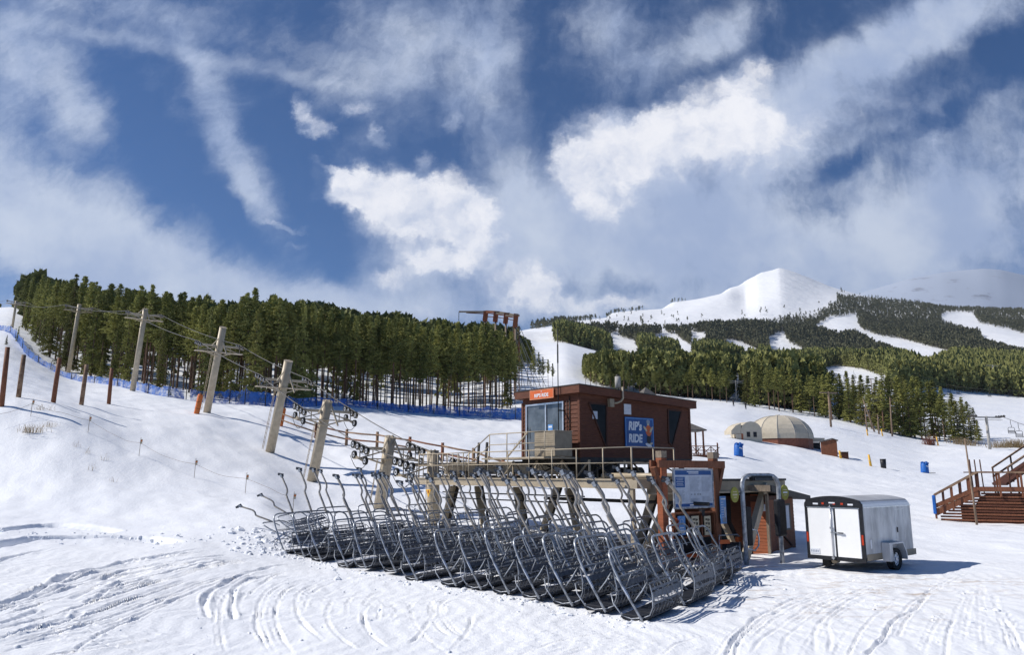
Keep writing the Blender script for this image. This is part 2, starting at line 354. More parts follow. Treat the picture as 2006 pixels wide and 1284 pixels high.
# ------------------------------------------------------------------ terrain height
# per column of view: (depth, height) or (depth, -row) where a row of the photograph fixes the height
COLS = {
 -900: [(2,.9),(14,.9),(30,1.2),(40,4),(52,9),(80,18),(120,28),(175,40),(240,50),(320,60),(450,70),(700,60)],
 0: [(2,.2),(12,.3),(24,.55),(33,-1022),(37,-985),(48,-778),(80,-712),(120,-673),(173,-640),(230,-622),(300,-612),(420,-600),(520,-606),(700,40)],
 130: [(2,0),(12,.2),(24,.45),(32,-1036),(36,-1000),(48,-800),(70,-770),(116,-735),(140,-714),(200,-672),(300,-640),(420,-622),(550,-640),(800,40)],
 260: [(2,0),(12,.1),(24,.3),(31,-1046),(35,-1012),(44,-895),(52,-830),(86,-765),(100,-757),(130,-730),(200,-690),(320,-655),(450,-640),(700,50)],
 400: [(2,0),(12,0),(22,.15),(30,-1055),(34,-1020),(44,-925),(54,-850),(65.6,-807),(78,-793),(92,-783),(130,-752),(200,-710),(320,-668),(450,-645),(700,45)],
 530: [(2,0),(12,0),(22,.0),(28,.2),(34,-1020),(42,-955),(54.7,-888),(64,-838),(78,-800),(90,-795),(130,-765),(200,-715),(330,-662),(450,-640),(600,-655),(900,40)],
 620: [(2,0),(12,0),(28,0),(36,.5),(42,-990),(49.5,-946),(58,-895),(67,-852),(80,-812),(95,-796),(130,-770),(200,-715),(330,-662),(450,-645),(600,-660),(900,40)],
 750: [(2,0),(12,0),(30,0),(38,.35),(44,-985),(52,-935),(60,-888),(72,-850),(88,-815),(103,-802),(135,-785),(200,-735),(330,-680),(480,-658),(640,-670),(950,40)],
 900: [(2,0),(12,0),(32,0),(42,.5),(50,-945),(56,-905),(70,-868),(90,-840),(112,-812),(130,-800),(200,-755),(330,-700),(500,-672),(650,-675),(950,40)],
 1000: [(2,0),(12,0),(32,0),(44,.8),(52,-940),(60,-905),(75,-873),(95,-845),(118,-815),(140,-792),(175,-750),(240,-738),(330,-715),(500,-680),(800,-655),(1200,-650),(1500,-655),(2500,50)],
 1050: [(2,0),(12,0),(32,0),(44,.7),(60,-912),(80,-878),(110,-830),(135,-795),(165,-758),(200,-752),(260,-740),(400,-705),(600,-680),(900,-660),(1300,-648),(1700,-643),(2400,100)],
 1110: [(2,0),(12,0),(32,0),(44,.7),(60,-915),(90,-868),(130,-815),(170,-768),(230,-740),(330,-705),(450,-690),(700,-672),(1000,-655),(1500,-638),(1900,-630),(2600,120)],
 1200: [(2,0),(12,0),(30,0),(42,.5),(60,-915),(100,-865),(150,-800),(200,-772),(260,-758),(400,-728),(600,-702),(900,-685),(1300,-660),(1800,-628),(2150,-612),(2800,200)],
 1325: [(2,0),(12,0),(30,0),(42,.5),(60,-915),(100,-865),(150,-815),(210,-785),(280,-770),(400,-745),(600,-715),(900,-698),(1300,-672),(1800,-634),(2350,-589),(3000,300)],
 1440: [(2,0),(12,0),(30,0),(40,.3),(60,-930),(80,-892),(110,-858),(150,-822),(200,-797),(260,-782),(350,-765),(500,-742),(700,-720),(950,-703),(1350,-672),(1800,-635),(2550,-561),(3200,400)],
 1500: [(2,0),(12,0),(28,0),(40,.4),(60,-945),(80,-908),(108,-872),(140,-845),(180,-818),(230,-797),(300,-780),(500,-748),(700,-728),(950,-712),(1350,-678),(1800,-635),(2350,-566),(2700,-531),(3300,420)],
 1470: [(2,0),(12,0),(29,0),(40,.35),(60,-938),(80,-900),(109,-865),(145,-834),(190,-809),(245,-790),(325,-773),(500,-745),(700,-724),(950,-708),(1350,-675),(1800,-635),(2350,-582),(2620,-550),(3250,410)],
 1585: [(2,0),(12,0),(28,0),(40,.45),(60,-960),(80,-924),(109,-883),(145,-853),(190,-827),(235,-808),(310,-783),(500,-747),(700,-728),(950,-715),(1350,-686),(1800,-636),(2350,-568),(2730,-534),(3300,415)],
 1545: [(2,0),(12,0),(28,0),(40,.4),(60,-955),(80,-918),(108,-875),(140,-852),(180,-828),(230,-805),(300,-785),(500,-750),(700,-730),(950,-714),(1350,-682),(1800,-635),(2350,-558),(2750,-518),(3300,430)],
 1625: [(2,0),(12,0),(28,0),(40,.5),(60,-965),(80,-930),(110,-890),(150,-855),(200,-826),(240,-812),(320,-780),(500,-745),(700,-726),(950,-716),(1350,-690),(1800,-638),(2350,-576),(2700,-549),(3300,400)],
 1700: [(2,0),(12,0),(28,0),(40,.5),(60,-972),(85,-930),(120,-893),(160,-864),(195,-842),(240,-822),(330,-775),(480,-748),(700,-728),(950,-715),(1350,-688),(1800,-640),(2300,-592),(2650,-575),(3300,380)],
 1800: [(2,0),(12,0),(28,0),(42,.4),(60,-980),(90,-935),(130,-902),(165,-880),(195,-864),(250,-842),(350,-800),(500,-762),(700,-728),(950,-714),(1350,-690),(1800,-648),(2200,-608),(2600,-591),(3300,350)],
 1900: [(2,0),(12,0),(28,0),(42,.4),(60,-990),(90,-945),(130,-905),(170,-880),(200,-870),(260,-850),(380,-808),(520,-778),(700,-738),(950,-718),(1350,-690),(1800,-650),(2200,-618),(2500,-604),(3300,350)],
 2006: [(2,0),(12,0),(28,0),(42,.5),(60,-1000),(90,-955),(130,-905),(180,-878),(230,-862),(300,-842),(420,-805),(540,-783),(700,-745),(950,-722),(1350,-690),(1800,-655),(2200,-622),(2500,-607),(3300,340)],
 2900: [(2,0),(12,0),(28,.2),(42,1),(60,-1000),(90,-960),(130,-905),(180,-880),(230,-862),(300,-842),(420,-805),(540,-783),(700,-745),(950,-722),(1350,-690),(1800,-665),(2200,-640),(2500,-630),(3300,300)],
}
GU = np.linspace(-1.5, 1.5, 501); GL = np.linspace(math.log(2), math.log(3300), 420)
def _grid():
    keys = sorted(COLS); us = []; zs = []
    Yg = np.exp(GL)
    for k in keys:
        u0 = (k - W_PX / 2) / F_PX
        ys = []; z = []
        for Y, q in COLS[k]:
            if q < 0: v = uv(k, -q)[1]; q = EYE + v * Y
            ys.append(Y); z.append(q)
        us.append(u0 * 1.0); zs.append(np.interp(Yg, ys, z))
    zs = np.array(zs); out = np.zeros((len(GU), len(GL)))
    for j in range(len(GL)): out[:, j] = np.interp(GU, us, zs[:, j])
    # ease creases, more where it is near
    w = np.clip((2.9 - (GL - math.log(100))) / 2.9, .12, 1)[None]
    for it in range(8):
        p = np.pad(out, ((1, 1), (1, 1)), 'edge')
        bl = (p[1:-1, 1:-1] * 2 + p[:-2, 1:-1] + p[2:, 1:-1] + p[1:-1, :-2] + p[1:-1, 2:]) / 6
        out = out * (1 - w) + bl * w
    return out
GZ = _grid()
def base_h(X, Y):
    X = np.asarray(X, float); Y = np.maximum(np.asarray(Y, float), 2.01)
    u = np.clip(X / Y, -1.49, 1.49); l = np.clip(np.log(Y), GL[0], GL[-1] - 1e-6)
    a = (u - GU[0]) / (GU[1] - GU[0]); b = (l - GL[0]) / (GL[1] - GL[0])
    i = np.clip(a.astype(int), 0, len(GU) - 2); j = np.clip(b.astype(int), 0, len(GL) - 2); a = a - i; b = b - j
    return GZ[i, j] * (1 - a) * (1 - b) + GZ[i + 1, j] * a * (1 - b) + GZ[i, j + 1] * (1 - a) * b + GZ[i + 1, j + 1] * a * b
_w = [(random.uniform(0, 6.28), random.uniform(0, 6.28), random.uniform(.75, 1.3)) for _ in range(24)]
def bumps(X, Y):
    z = np.zeros_like(X)
    for k, (a, p, q) in enumerate(_w):
        wl = [1.1, 2.3, 4.5, 9, 19, 43][k % 6] * q
        amp = [.006, .010, .016, .022, .028, .045][k % 6]
        z += amp * np.sin((X * math.cos(a) + Y * math.sin(a)) * 6.283 / wl + p + 1.3 * np.sin((X * math.sin(a) - Y * math.cos(a)) * 6.283 / wl / 2.3))
    return z * np.clip(Y / 40, .25, 1) + np.where(Y > 500, 1, 0) * np.clip((Y - 500) / 900, 0, 1) * (
        2.2 * np.sin(X / 70 + Y / 210) * np.sin(Y / 95 - X / 160) + 1.5 * np.sin(X / 31 - Y / 60))
def H(X, Y):
    X = np.asarray(X, float); Y = np.asarray(Y, float)
    return base_h(X, Y) + bumps(X, Y)
def Z(x, y): return float(H(np.array([x]), np.array([y]))[0])
def on(px, Y):
    """point on the ground at depth Y in the column px (row found by iteration)"""
    u = (px - W_PX / 2) / F_PX
    for _ in range(6):
        z = Z(u * Y, Y); q = proj(u * Y, Y, z)[0]; u += (px - q) / F_PX
    return Vector((u * Y, Y, Z(u * Y, Y)))
def hit(px, py, y0=8, y1=2600):
    """where the ray of a picture point meets the ground"""
    u, v = uv(px, py)
    Ys = np.exp(np.linspace(math.log(y0), math.log(y1), 1500))
    d = EYE + v * Ys - H(u * Ys, Ys)
    k = np.where(d <= 0)[0]
    if len(k) == 0: return None
    i = k[0]
    Y = Ys[i]
    return Vector((u * Y, Y, Z(u * Y, Y)))
# ------------------------------------------------------------------ snow ground, mountain
TR = [  # tyre and groomer tracks: (points in the photograph, half width m, depth m)
 ([(-60,1056),(0,1040),(84,1032),(167,1036),(230,1043)], .34, .42), ([(-60,1085),(0,1068),(84,1056),(195,1053),(280,1059),(340,1065)], .40, .48),
 ([(-40,1112),(0,1100),(56,1086),(112,1074)], .15, .1),
 ([(-40,1200),(0,1186),(78,1158),(126,1133),(195,1116),(251,1102),(310,1093),(391,1077)], .16, .15), ([(90,1156),(160,1132),(230,1116),(300,1102)], .09, .1),
 ([(195,1139),(237,1122),(307,1108),(391,1094),(447,1088)], .12, .14), ([(209,1155),(251,1139),(321,1125),(391,1108),(475,1097)], .10, .13), ([(198,1147),(244,1130),(314,1116),(391,1101),(460,1092)], .07, .1),
 ([(-20,1232),(0,1224),(56,1206),(81,1195)], .10, .12), ([(140,1175),(165,1164),(190,1153)], .1, .1), ([(167,1183),(190,1172),(209,1158)], .09, .12),
 ([(410,1212),(402,1197),(399,1181),(413,1161),(441,1144),(480,1127),(530,1113),(575,1108)], .11, .13), ([(457,1216),(455,1203),(455,1178),(461,1153),(489,1136),(530,1129)], .09, .12), ([(483,1169),(530,1134),(560,1126)], .06, .09),
 ([(150,1275),(162,1264),(223,1231),(257,1220),(315,1192),(349,1178)], .06, .08), ([(0,1252),(40,1240),(80,1226)], .08, .08), ([(140,1215),(160,1198)], .1, .12),
 ([(640,1262),(596,1225),(580,1190),(590,1160),(640,1135)], .06, .06), ([(760,1270),(722,1240),(712,1205),(730,1180)], .06, .06), ([(700,1275),(655,1240),(640,1205),(655,1170)], .05, .05),
 ([(800,1265),(830,1235),(850,1200),(845,1180)], .05, .05), ([(880,1280),(915,1240),(925,1205)], .05, .05), ([(520,1260),(500,1230),(505,1195)], .05, .05),
 ([(1422,1300),(1427,1284),(1433,1261),(1454,1237),(1479,1213),(1521,1192),(1551,1178),(1587,1165)], .06, .07), ([(1436,1300),(1441,1284),(1447,1261),(1466,1238),(1490,1216),(1530,1196),(1560,1182)], .05, .05),
 ([(1596,1284),(1595,1249),(1602,1225),(1630,1201),(1657,1183),(1708,1163)], .05, .06), ([(1622,1284),(1627,1255),(1622,1222),(1650,1196),(1700,1172)], .05, .05),
 ([(1700,1284),(1705,1276),(1732,1249),(1744,1225),(1769,1207),(1802,1186),(1823,1155)], .06, .07), ([(1760,1250),(1772,1222),(1790,1200)], .04, .04),
 ([(1850,1300),(1853,1284),(1858,1237),(1871,1213)], .05, .06), ([(1944,1158),(1959,1204),(1980,1231),(2004,1280)], .05, .06), ([(1470,1284),(1490,1255),(1530,1228)], .05, .04), ([(1530,1284),(1540,1250),(1570,1225)], .05, .04),
 ([(1300,1284),(1330,1262),(1400,1246)], .04, .04), ([(0,1284),(60,1262),(130,1250),(220,1268),(300,1284)], .05, .05), ([(1200,1270),(1240,1255),(1310,1248)], .04, .03),
]
def lerp_tracks(A, B, n, w, dp, seed):
    rg = random.Random(seed)
    def res(L, k=9):
        L = [Vector(p) for p in L]; d = [0]
        for a, b in zip(L[:-1], L[1:]): d.append(d[-1] + (b - a).length)
        out = []
        for i in range(k):
            t = d[-1] * i / (k - 1); j = max(q for q in range(len(L) - 1) if d[q] <= t + 1e-6); out.append(L[j].lerp(L[j + 1], (t - d[j]) / max(d[j + 1] - d[j], 1e-6)))
        return out
    a, b = res(A), res(B)
    for i in range(n):
        t = (i + rg.uniform(.15, .85)) / n; i0 = rg.choice([0, 0, 1, 2, 3]); i1 = rg.choice([9, 9, 8, 7, 6]); 
        L = [a[k].lerp(b[k], t) for k in range(9)][i0:i1]
        TR.append(([(p.x + rg.uniform(-2, 2), p.y + rg.uniform(-.8, .8)) for p in L], w * .72 * rg.uniform(.6, 1.5), dp * .85 * rg.uniform(.5, 1.4)))
        if rg.random() < .6: TR.append(([(p.x + 9 * (.4 + (p.y - 1030) / 250), p.y + 3) for p in L], w * .8, dp * .8))
lerp_tracks([(-40, 1190), (78, 1150), (195, 1112), (310, 1092), (400, 1080), (480, 1074)], [(-20, 1284), (120, 1252), (223, 1222), (315, 1184), (420, 1140), (540, 1108)], 11, .085, .10, 1)
lerp_tracks([(402, 1284), (396, 1220), (408, 1170), (450, 1138), (530, 1110), (580, 1104)], [(640, 1284), (588, 1225), (590, 1170), (650, 1138), (760, 1140), (860, 1160)], 7, .06, .06, 2)
lerp_tracks([(660, 1284), (610, 1225), (615, 1175), (670, 1145), (760, 1146)], [(980, 1284), (905, 1240), (870, 1205), (880, 1180), (940, 1175)], 8, .05, .055, 3)
lerp_tracks([(1380, 1300), (1425, 1240), (1500, 1190), (1590, 1160), (1700, 1140)], [(1720, 1300), (1735, 1245), (1780, 1195), (1840, 1150), (1900, 1120)], 9, .04, .05, 4)
lerp_tracks([(1760, 1300), (1790, 1240), (1830, 1190), (1880, 1150)], [(2060, 1300), (2010, 1220), (1975, 1170), (1955, 1130)], 6, .04, .05, 5)
lerp_tracks([(1000, 1284), (1050, 1262), (1150, 1240), (1260, 1235)], [(1100, 1300), (1220, 1275), (1350, 1255), (1480, 1240)], 5, .04, .04, 6)
lerp_tracks([(1400, 1130), (1480, 1115), (1580, 1118), (1700, 1130)], [(1440, 1200), (1560, 1160), (1700, 1140), (1850, 1150)], 6, .05, .04, 7)
lerp_tracks([(0, 1260), (60, 1250), (160, 1235), (260, 1250)], [(60, 1300), (160, 1284), (300, 1262), (420, 1270)], 6, .06, .06, 8)
lerp_tracks([(1545, 885), (1600, 915), (1660, 950), (1720, 990)], [(1620, 880), (1690, 915), (1780, 950), (1880, 1000)], 5, .14, .06, 9)
lerp_tracks([(1790, 1010), (1700, 990), (1620, 985)], [(2006, 935), (1850, 950), (1700, 968)], 4, .12, .05, 10)
def smooth_line(p, n=6):
    p = [Vector(q) for q in p]; out = []
    for i in range(len(p) - 1):
        a, b, c, d = p[max(i - 1, 0)], p[i], p[i + 1], p[min(i + 2, len(p) - 1)]
        for k in range(n):
            t = k / n
            out.append(.5 * (2 * b + (c - a) * t + (2 * a - 5 * b + 4 * c - d) * t * t + (3 * b - a - 3 * c + d) * t ** 3))
    return out + [p[-1]]
def tracks(X, Y, z):
    z = z.copy()
    tex = .6 + .4 * np.sin(X * 7.3 + 2 * np.sin(Y * 5.1)) * np.sin(Y * 8.7 + X * 3.1)
    for pts, w, dp in TR:
        wp = []
        for px, py in pts:
            q = hit(px, py)
            wp.append((q.x, q.y, 0))
        L = smooth_line(wp); L = [(p.x, p.y) for p in L]
        xs = [p[0] for p in L]; ys = [p[1] for p in L]; r = 4 * w
        sel = np.where((X > min(xs) - r) & (X < max(xs) + r) & (Y > min(ys) - r) & (Y < max(ys) + r))[0]
        if len(sel) == 0: continue
        px_, py_ = X[sel], Y[sel]; best = np.full(len(sel), 1e9); tt = np.zeros(len(sel)); sd_ = np.zeros(len(sel))
        for k in range(len(L) - 1):
            ax, ay = L[k]; bx, by = L[k + 1][0] - ax, L[k + 1][1] - ay; l2 = bx * bx + by * by + 1e-9
            t = np.clip(((px_ - ax) * bx + (py_ - ay) * by) / l2, 0, 1)
            dx = px_ - ax - t * bx; dy = py_ - ay - t * by; d = np.hypot(dx, dy)
            c = d < best; best = np.where(c, d, best); tt = np.where(c, (k + t) / (len(L) - 1), tt); sd_ = np.where(c, np.sign(bx * dy - by * dx), sd_)
        fade = np.clip(tt * 6, 0, 1) * np.clip((1 - tt) * 6, 0, 1)
        w2 = w * (.62 if dp < .25 else 1.0) * (1 + .25 * np.sin(px_ * 5.3 + py_ * 3.7)); q = best / w2; s_ = tex[sel] + .5 * np.sin(px_ * 17 + 2 * np.sin(py_ * 13)) * np.sin(py_ * 19 + px_ * 5)
        dp2 = dp * (.62 if dp < .25 else 1.0) * (.8 + .35 * np.sin(px_ * 2.1 - py_ * 1.7))
        pw = 4 if dp < .25 else 8; q = q if dp < .25 else best / w
        z[sel] += fade * (-(dp2 if dp < .25 else dp) * np.exp(-q ** pw) + dp2 * (.5 if dp < .25 else .06) * np.exp(-((q - 1.7) / .55) ** 2) * (.4 + .9 * s_))
    return z
def chunks(X, Y):
    """small clods of snow and scuffs near the ploughed edges"""
    a = np.sin(X * 9.1 + 3 * np.sin(Y * 3.3)) * np.sin(Y * 11.7 + 2.5 * np.sin(X * 4.7)) + .6 * np.sin(X * 23 + Y * 9) * np.sin(Y * 27 - X * 6)
    m = .5 + .5 * np.sin(X * .7 + 1.3 * np.sin(Y * .5)) * np.sin(Y * .9 + .4)
    near = np.clip((34 - Y) / 12, 0, 1)
    return np.clip(a - .55, 0, 1) * .032 * m * near + .006 * np.sin(X * 14 + 3 * np.sin(Y * 2)) * near
def sheet(name, us, Ys, extra=None):
    U, YY = np.meshgrid(us, Ys); X = (U * YY).ravel(); Y = YY.ravel(); z = H(X, Y)
    if extra: z = extra(X, Y, z)
    nv, nu = len(Ys), len(us)
    co = np.stack([X, Y, z], 1)
    i = np.arange(nv - 1)[:, None] * nu + np.arange(nu - 1)[None, :]; i = i.ravel()
    f = np.stack([i, i + 1, i + nu + 1, i + nu], 1)
    return co, f
def np_mesh(name, co, faces, mats, mi=None, smooth=True):
    me = bpy.data.meshes.new(name); k = faces.shape[1]
    me.vertices.add(len(co)); me.vertices.foreach_set('co', co.astype(np.float32).ravel())
    me.loops.add(faces.size); me.loops.foreach_set('vertex_index', faces.astype(np.int32).ravel())
    me.polygons.add(len(faces)); me.polygons.foreach_set('loop_start', np.arange(0, faces.size, k, dtype=np.int32))
    me.polygons.foreach_set('loop_total', np.full(len(faces), k, dtype=np.int32))
    for m in mats: me.materials.append(m)
    if mi is not None: me.polygons.foreach_set('material_index', mi.astype(np.int32))
    me.polygons.foreach_set('use_smooth', np.full(len(faces), smooth))
    me.update(calc_edges=True); me.validate()
    o = bpy.data.objects.new(name, me); C.objects.link(o)
    return o

snow = bpy.data.materials.new('snow'); snow.use_nodes = True
K = NT(snow.node_tree); b_ = snow.node_tree.nodes['Principled BSDF']
gp = K.n('ShaderNodeNewGeometry').outputs['Position']
d1 = K.noise(gp, .22, 3, .5); d2 = K.noise(K.mapping(gp, sc=(.6, 2.2, 1)), 1.1, 7, .7)
# dirty, thawed patches round the hut and the trailer and along the lot
zone = K.v('LENGTH', K.mapping(gp, (8.5, 22.5, 0), (0, 0, R(10)), (9, 7, 60), 'TEXTURE'))
zf = K.rng(zone, 1.15, .3)
dirt = K.m('MULTIPLY', K.rng(d2, .47, .72), K.m('MULTIPLY', zf, K.rng(d1, .33, .55)))
base = K.mix(K.rng(K.noise(gp, .05, 4, .6), .3, .7), (.84, .86, .90), (.90, .91, .925))
spk = K.rng(K.noise(gp, 1.9, 8, .75), .70, .80); nearf = K.rng(K.v('LENGTH', K.mapping(gp, (0, 22, 0), (0, 0, 0), (30, 18, 60), 'TEXTURE')), 1.1, .6)
base = K.mix(K.m('MULTIPLY', K.m('MULTIPLY', spk, nearf), .35), base, (.45, .36, .25))
K.put(b_.inputs['Base Color'], K.mix(K.m('MULTIPLY', dirt, .75), base, (.40, .28, .16)))
b_.inputs['Roughness'].default_value = .55; b_.inputs['Specular IOR Level'].default_value = .2
bp = K.n('ShaderNodeBump'); bp.inputs['Strength'].default_value = .6; bp.inputs['Distance'].default_value = .05
hh = K.m('ADD', K.m('MULTIPLY', K.noise(gp, 3.0, 8, .65), 1.0), K.m('MULTIPLY', K.noise(K.mapping(gp, sc=(1, .35, 1)), 9.0, 4, .6), .6))
K.put(bp.inputs['Height'], hh); K.put(b_.inputs['Normal'], bp.outputs[0])
snow_m = bpy.data.materials.new('mountain snow'); snow_m.use_nodes = True
K = NT(snow_m.node_tree); b2 = snow_m.node_tree.nodes['Principled BSDF']
gp = K.n('ShaderNodeNewGeometry').outputs['Position']
rk = K.rng(K.noise(gp, .035, 8, .72), .685, .72)
K.put(b2.inputs['Base Color'], K.mix(K.m('MULTIPLY', rk, .6), (.88, .89, .91), (.20, .19, .18)))
b2.inputs['Roughness'].default_value = .6
bp = K.n('ShaderNodeBump'); bp.inputs['Strength'].default_value = .8; bp.inputs['Distance'].default_value = 8
K.put(bp.inputs['Height'], K.noise(gp, .012, 8, .6)); K.put(b2.inputs['Normal'], bp.outputs[0])
hill_snow_shaded = bpy.data.materials.new('cloud-shaded far hill snow'); hill_snow_shaded.use_nodes = True
K = NT(hill_snow_shaded.node_tree); b3 = hill_snow_shaded.node_tree.nodes['Principled BSDF']; gp = K.n('ShaderNodeNewGeometry').outputs['Position']
K.put(b3.inputs['Base Color'], K.mix(K.rng(K.noise(gp, .006, 8, .7), .56, .66), (.40, .45, .55), (.25, .27, .33)))  # snow greyed and blued: a cloud's shadow put into the colour, rock patches darker
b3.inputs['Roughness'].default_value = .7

us = np.concatenate([np.linspace(-1.5, -.78, 60, endpoint=False), np.linspace(-.78, .78, 620), np.linspace(.78, 1.5, 61)[1:]])
Ys = np.concatenate([np.linspace(2.02, 10, 14, endpoint=False), np.exp(np.arange(math.log(10), math.log(40), .0034)), np.exp(np.arange(math.log(40), math.log(700), .010))])
Ys = Ys[Ys < 699.0]; Ys = np.append(Ys, 700.0)
co, fc = sheet('g', us, Ys, lambda X, Y, z: np.where(Y < 140, tracks(X, Y, z) + chunks(X, Y), z))
# a lower sheet so the lot goes on behind and beside the viewer
nb = len(co); co = np.vstack([co, [[-400, -300, -.6], [400, -300, -.6], [400, 60, -.6], [-400, 60, -.6]]]); fc = np.vstack([fc, [[nb, nb + 1, nb + 2, nb + 3]]])
tag(np_mesh('snow_ground', co, fc, [snow]), kind='structure')
us2 = np.concatenate([np.linspace(-1.5, -.1, 70, endpoint=False), np.linspace(-.1, .8, 420), np.linspace(.8, 1.5, 30)[1:]])
co, fc = sheet('m', us2, np.concatenate([[700.0], np.exp(np.arange(math.log(705), math.log(3290), .0065))]))
tag(np_mesh('mountain', co, fc, [snow_m]), kind='structure')
# distant rounded hill
hp = [(1500, 640), (1600, 612), (1690, 580), (1750, 563), (1785, 553), (1850, 541), (1925, 534), (1960, 536), (2006, 546), (2120, 575), (2300, 620), (2500, 660)]
rows = []
for px in np.linspace(1500, 2500, 90):
    r = np.interp(px, [p[0] for p in hp], [p[1] for p in hp]) + 3; top = at(px, r, 6500)
    ln = []
    for t in np.linspace(0, 1, 30):
        Yq = 4200 + t * 2300; zz = 250 + (top.z - 250) * (math.sin(t * math.pi / 2)) ** 1.1
        ln.append((top.x * (Yq / 6500) , Yq, zz + 26 * math.sin(px / 37 + t * 5) * math.sin(t * 9 + px / 90) * max(0, .85 - t)))
    ln.append((top.x * 1.15, 7700, top.z * .5)); rows.append(ln)
rows = np.array(rows); n0, n1 = rows.shape[:2]; i = (np.arange(n0 - 1)[:, None] * n1 + np.arange(n1 - 1)[None, :]).ravel()
tag(np_mesh('far_hill', rows.reshape(-1, 3), np.stack([i, i + n1, i + n1 + 1, i + 1], 1), [hill_snow_shaded]), kind='structure')

# ------------------------------------------------------------------ trees
def crown_mesh(seed, Ht, cs, spruce=False, wmax=1.5, dens=1.0):
    rg = np.random.RandomState(seed); V = []; Fm = []
    nw = int((30 if spruce else 26) * dens)
    lobes = [(rg.uniform(0, 6.28), rg.uniform(.15, .95), rg.uniform(.5, 1.25)) for _ in range(7)]
    cen = []
    for w in range(nw):
        h = cs + (1 - cs) * (w + rg.uniform(-.4, .4)) / nw
        h = min(max(h, cs * .9), .995); t = (h - cs) / (1 - cs)
        if spruce: prof = (1 - t) ** .75 * (.88 + .2 * rg.rand())
        else: prof = (min(1, .35 + t * 2.1) if t < .35 else max(.06, 1 - ((t - .35) / .66) ** 1.25)) * (.6 + .55 * rg.rand())
        nbr = int((7 if spruce else 5) * (.6 + .6 * (1 - t)) + 2)
        for b in range(nbr):
            a = rg.uniform(0, 6.283)
            L = wmax * prof * rg.uniform(.65, 1.15)
            for (la, lt, ls) in lobes:
                if not spruce and abs(t - lt) < .13 and math.cos(a - la) > .3: L *= ls
            droop = (-.28 if spruce else .12) * L
            nc = max(2, int(L / .30))
            for c in range(nc):
                q = (c + .7) / nc
                if q < .3 and rg.rand() < .5: continue
                cen.append((math.cos(a) * L * q, math.sin(a) * L * q, h * Ht + droop * q + rg.uniform(-.12, .12), .40 - .14 * q))
    cen.append((0, 0, Ht * .99, .22)); cen.append((0, 0, Ht * .97, .3))
    cen = np.array(cen); m = 9
    c = np.repeat(cen, m, 0); n = len(c)
    off = rg.normal(0, 1, (n, 3)); off /= np.linalg.norm(off, axis=1)[:, None]; off *= c[:, 3:4] * rg.uniform(.1, .85, (n, 1)); off[:, 2] *= .6
    p = c[:, :3] + off
    a = rg.normal(0, 1, (n, 3)); a[:, 2] *= .55; a /= np.linalg.norm(a, axis=1)[:, None]
    b = np.cross(a, rg.normal(0, 1, (n, 3))); b /= np.linalg.norm(b, axis=1)[:, None]
    s = c[:, 3:4] * rg.uniform(.32, .62, (n, 1))
    v = np.stack([p - a * s, p + b * s * .42, p + a * s, p - b * s * .42], 1).reshape(-1, 3)
    f = np.arange(n * 4).reshape(-1, 4)
    return v, f
def np_me(name, v, f, m):
    o = np_mesh(name, v, f, [m], smooth=False); me = o.data; bpy.data.objects.remove(o); return me
def trunk_mb(seed, Ht, cs, mbk, r0=.15, limbs=True):
    rg = random.Random(seed); mb = MB(); dx, dy = rg.uniform(-.12, .12), rg.uniform(-.12, .12)
    pts = [(0 + dx * math.sin(t * 4), dy * math.sin(t * 3.1), Ht * t * .97 - .4) for t in (0, .15, .35, .55, .75, .9, 1)]
    mb.tube(pts, [r0 * 1.15, r0, r0 * .85, r0 * .7, r0 * .45, r0 * .25, .02], mbk, 7)
    if limbs:
        for _ in range(14):
            h = rg.uniform(.15, cs + .25) * Ht; a = rg.uniform(0, 6.28); L = rg.uniform(.3, 1.0)
            mb.tube([(0, 0, h), (math.cos(a) * L, math.sin(a) * L, h + rg.uniform(-.25, .15))], [.03, .012], mbk, 4, False)
    return mb
PROTO = {}
def proto(kind, k):
    key = (kind, k)
    if key in PROTO: return PROTO[key]
    sd0 = k * 17 + (0 if kind == 'pine' else 500)
    rg = random.Random(sd0)
    if kind == 'pine':
        cs = rg.uniform(.34, .52); v, f = crown_mesh(sd0, 13, cs, False, rg.uniform(1.5, 2.15))
        cm = np_me('crown', v, f, leaf); tm = trunk_mb(sd0, 13, cs, [bark, bark_r, bark][k % 3], rg.uniform(.085, .13)).build('trunk')
    elif kind == 'spruce':
        cs = .07; v, f = crown_mesh(sd0, 13, cs, True, rg.uniform(1.9, 2.4))
        cm = np_me('crown', v, f, leaf_d if k % 2 else leaf); tm = trunk_mb(sd0, 13, cs, bark, .17, False).build('trunk')
    tme = tm.data; bpy.data.objects.remove(tm)
    PROTO[key] = (cm, tme)
    return PROTO[key]
def tree(kind, k, loc, Ht, rz, label, group, name, wide=1.0):
    cm, tme = proto(kind, k)
    r = thing(name, label, 'tree', loc, rz, group); s = Ht / 13; r.scale = (s * wide, s * wide, s)
    for nm, me in (('trunk', tme), ('crown', cm)):
        o = bpy.data.objects.new(nm, me); C.objects.link(o); o.parent = r
    return r
SKY_L = [(-200,596),(0,598),(30,598),(36,548),(42,536),(60,532),(85,545),(100,546),(125,533),(145,548),(165,545),(190,565),(215,560),(240,560),(262,552),(290,566),(325,582),(350,570),(385,578),(420,582),(445,590),(482,564),(510,582),(560,592),(604,578),(640,602),(700,614),(760,620),(772,612),(800,626),(838,640),(860,624),(900,640),(940,634),(950,630),(985,640),(1000,642),(1012,655),(1030,668)]
YF = [(-200,200),(20,192),(50,182),(75,150),(120,126),(200,114),(300,103),(400,96),(480,92),(560,95),(650,100),(800,108),(880,114),(950,121),(1030,132)]
def itp(t, x): return float(np.interp(x, [p[0] for p in t], [p[1] for p in t]))
rt = random.Random(11)
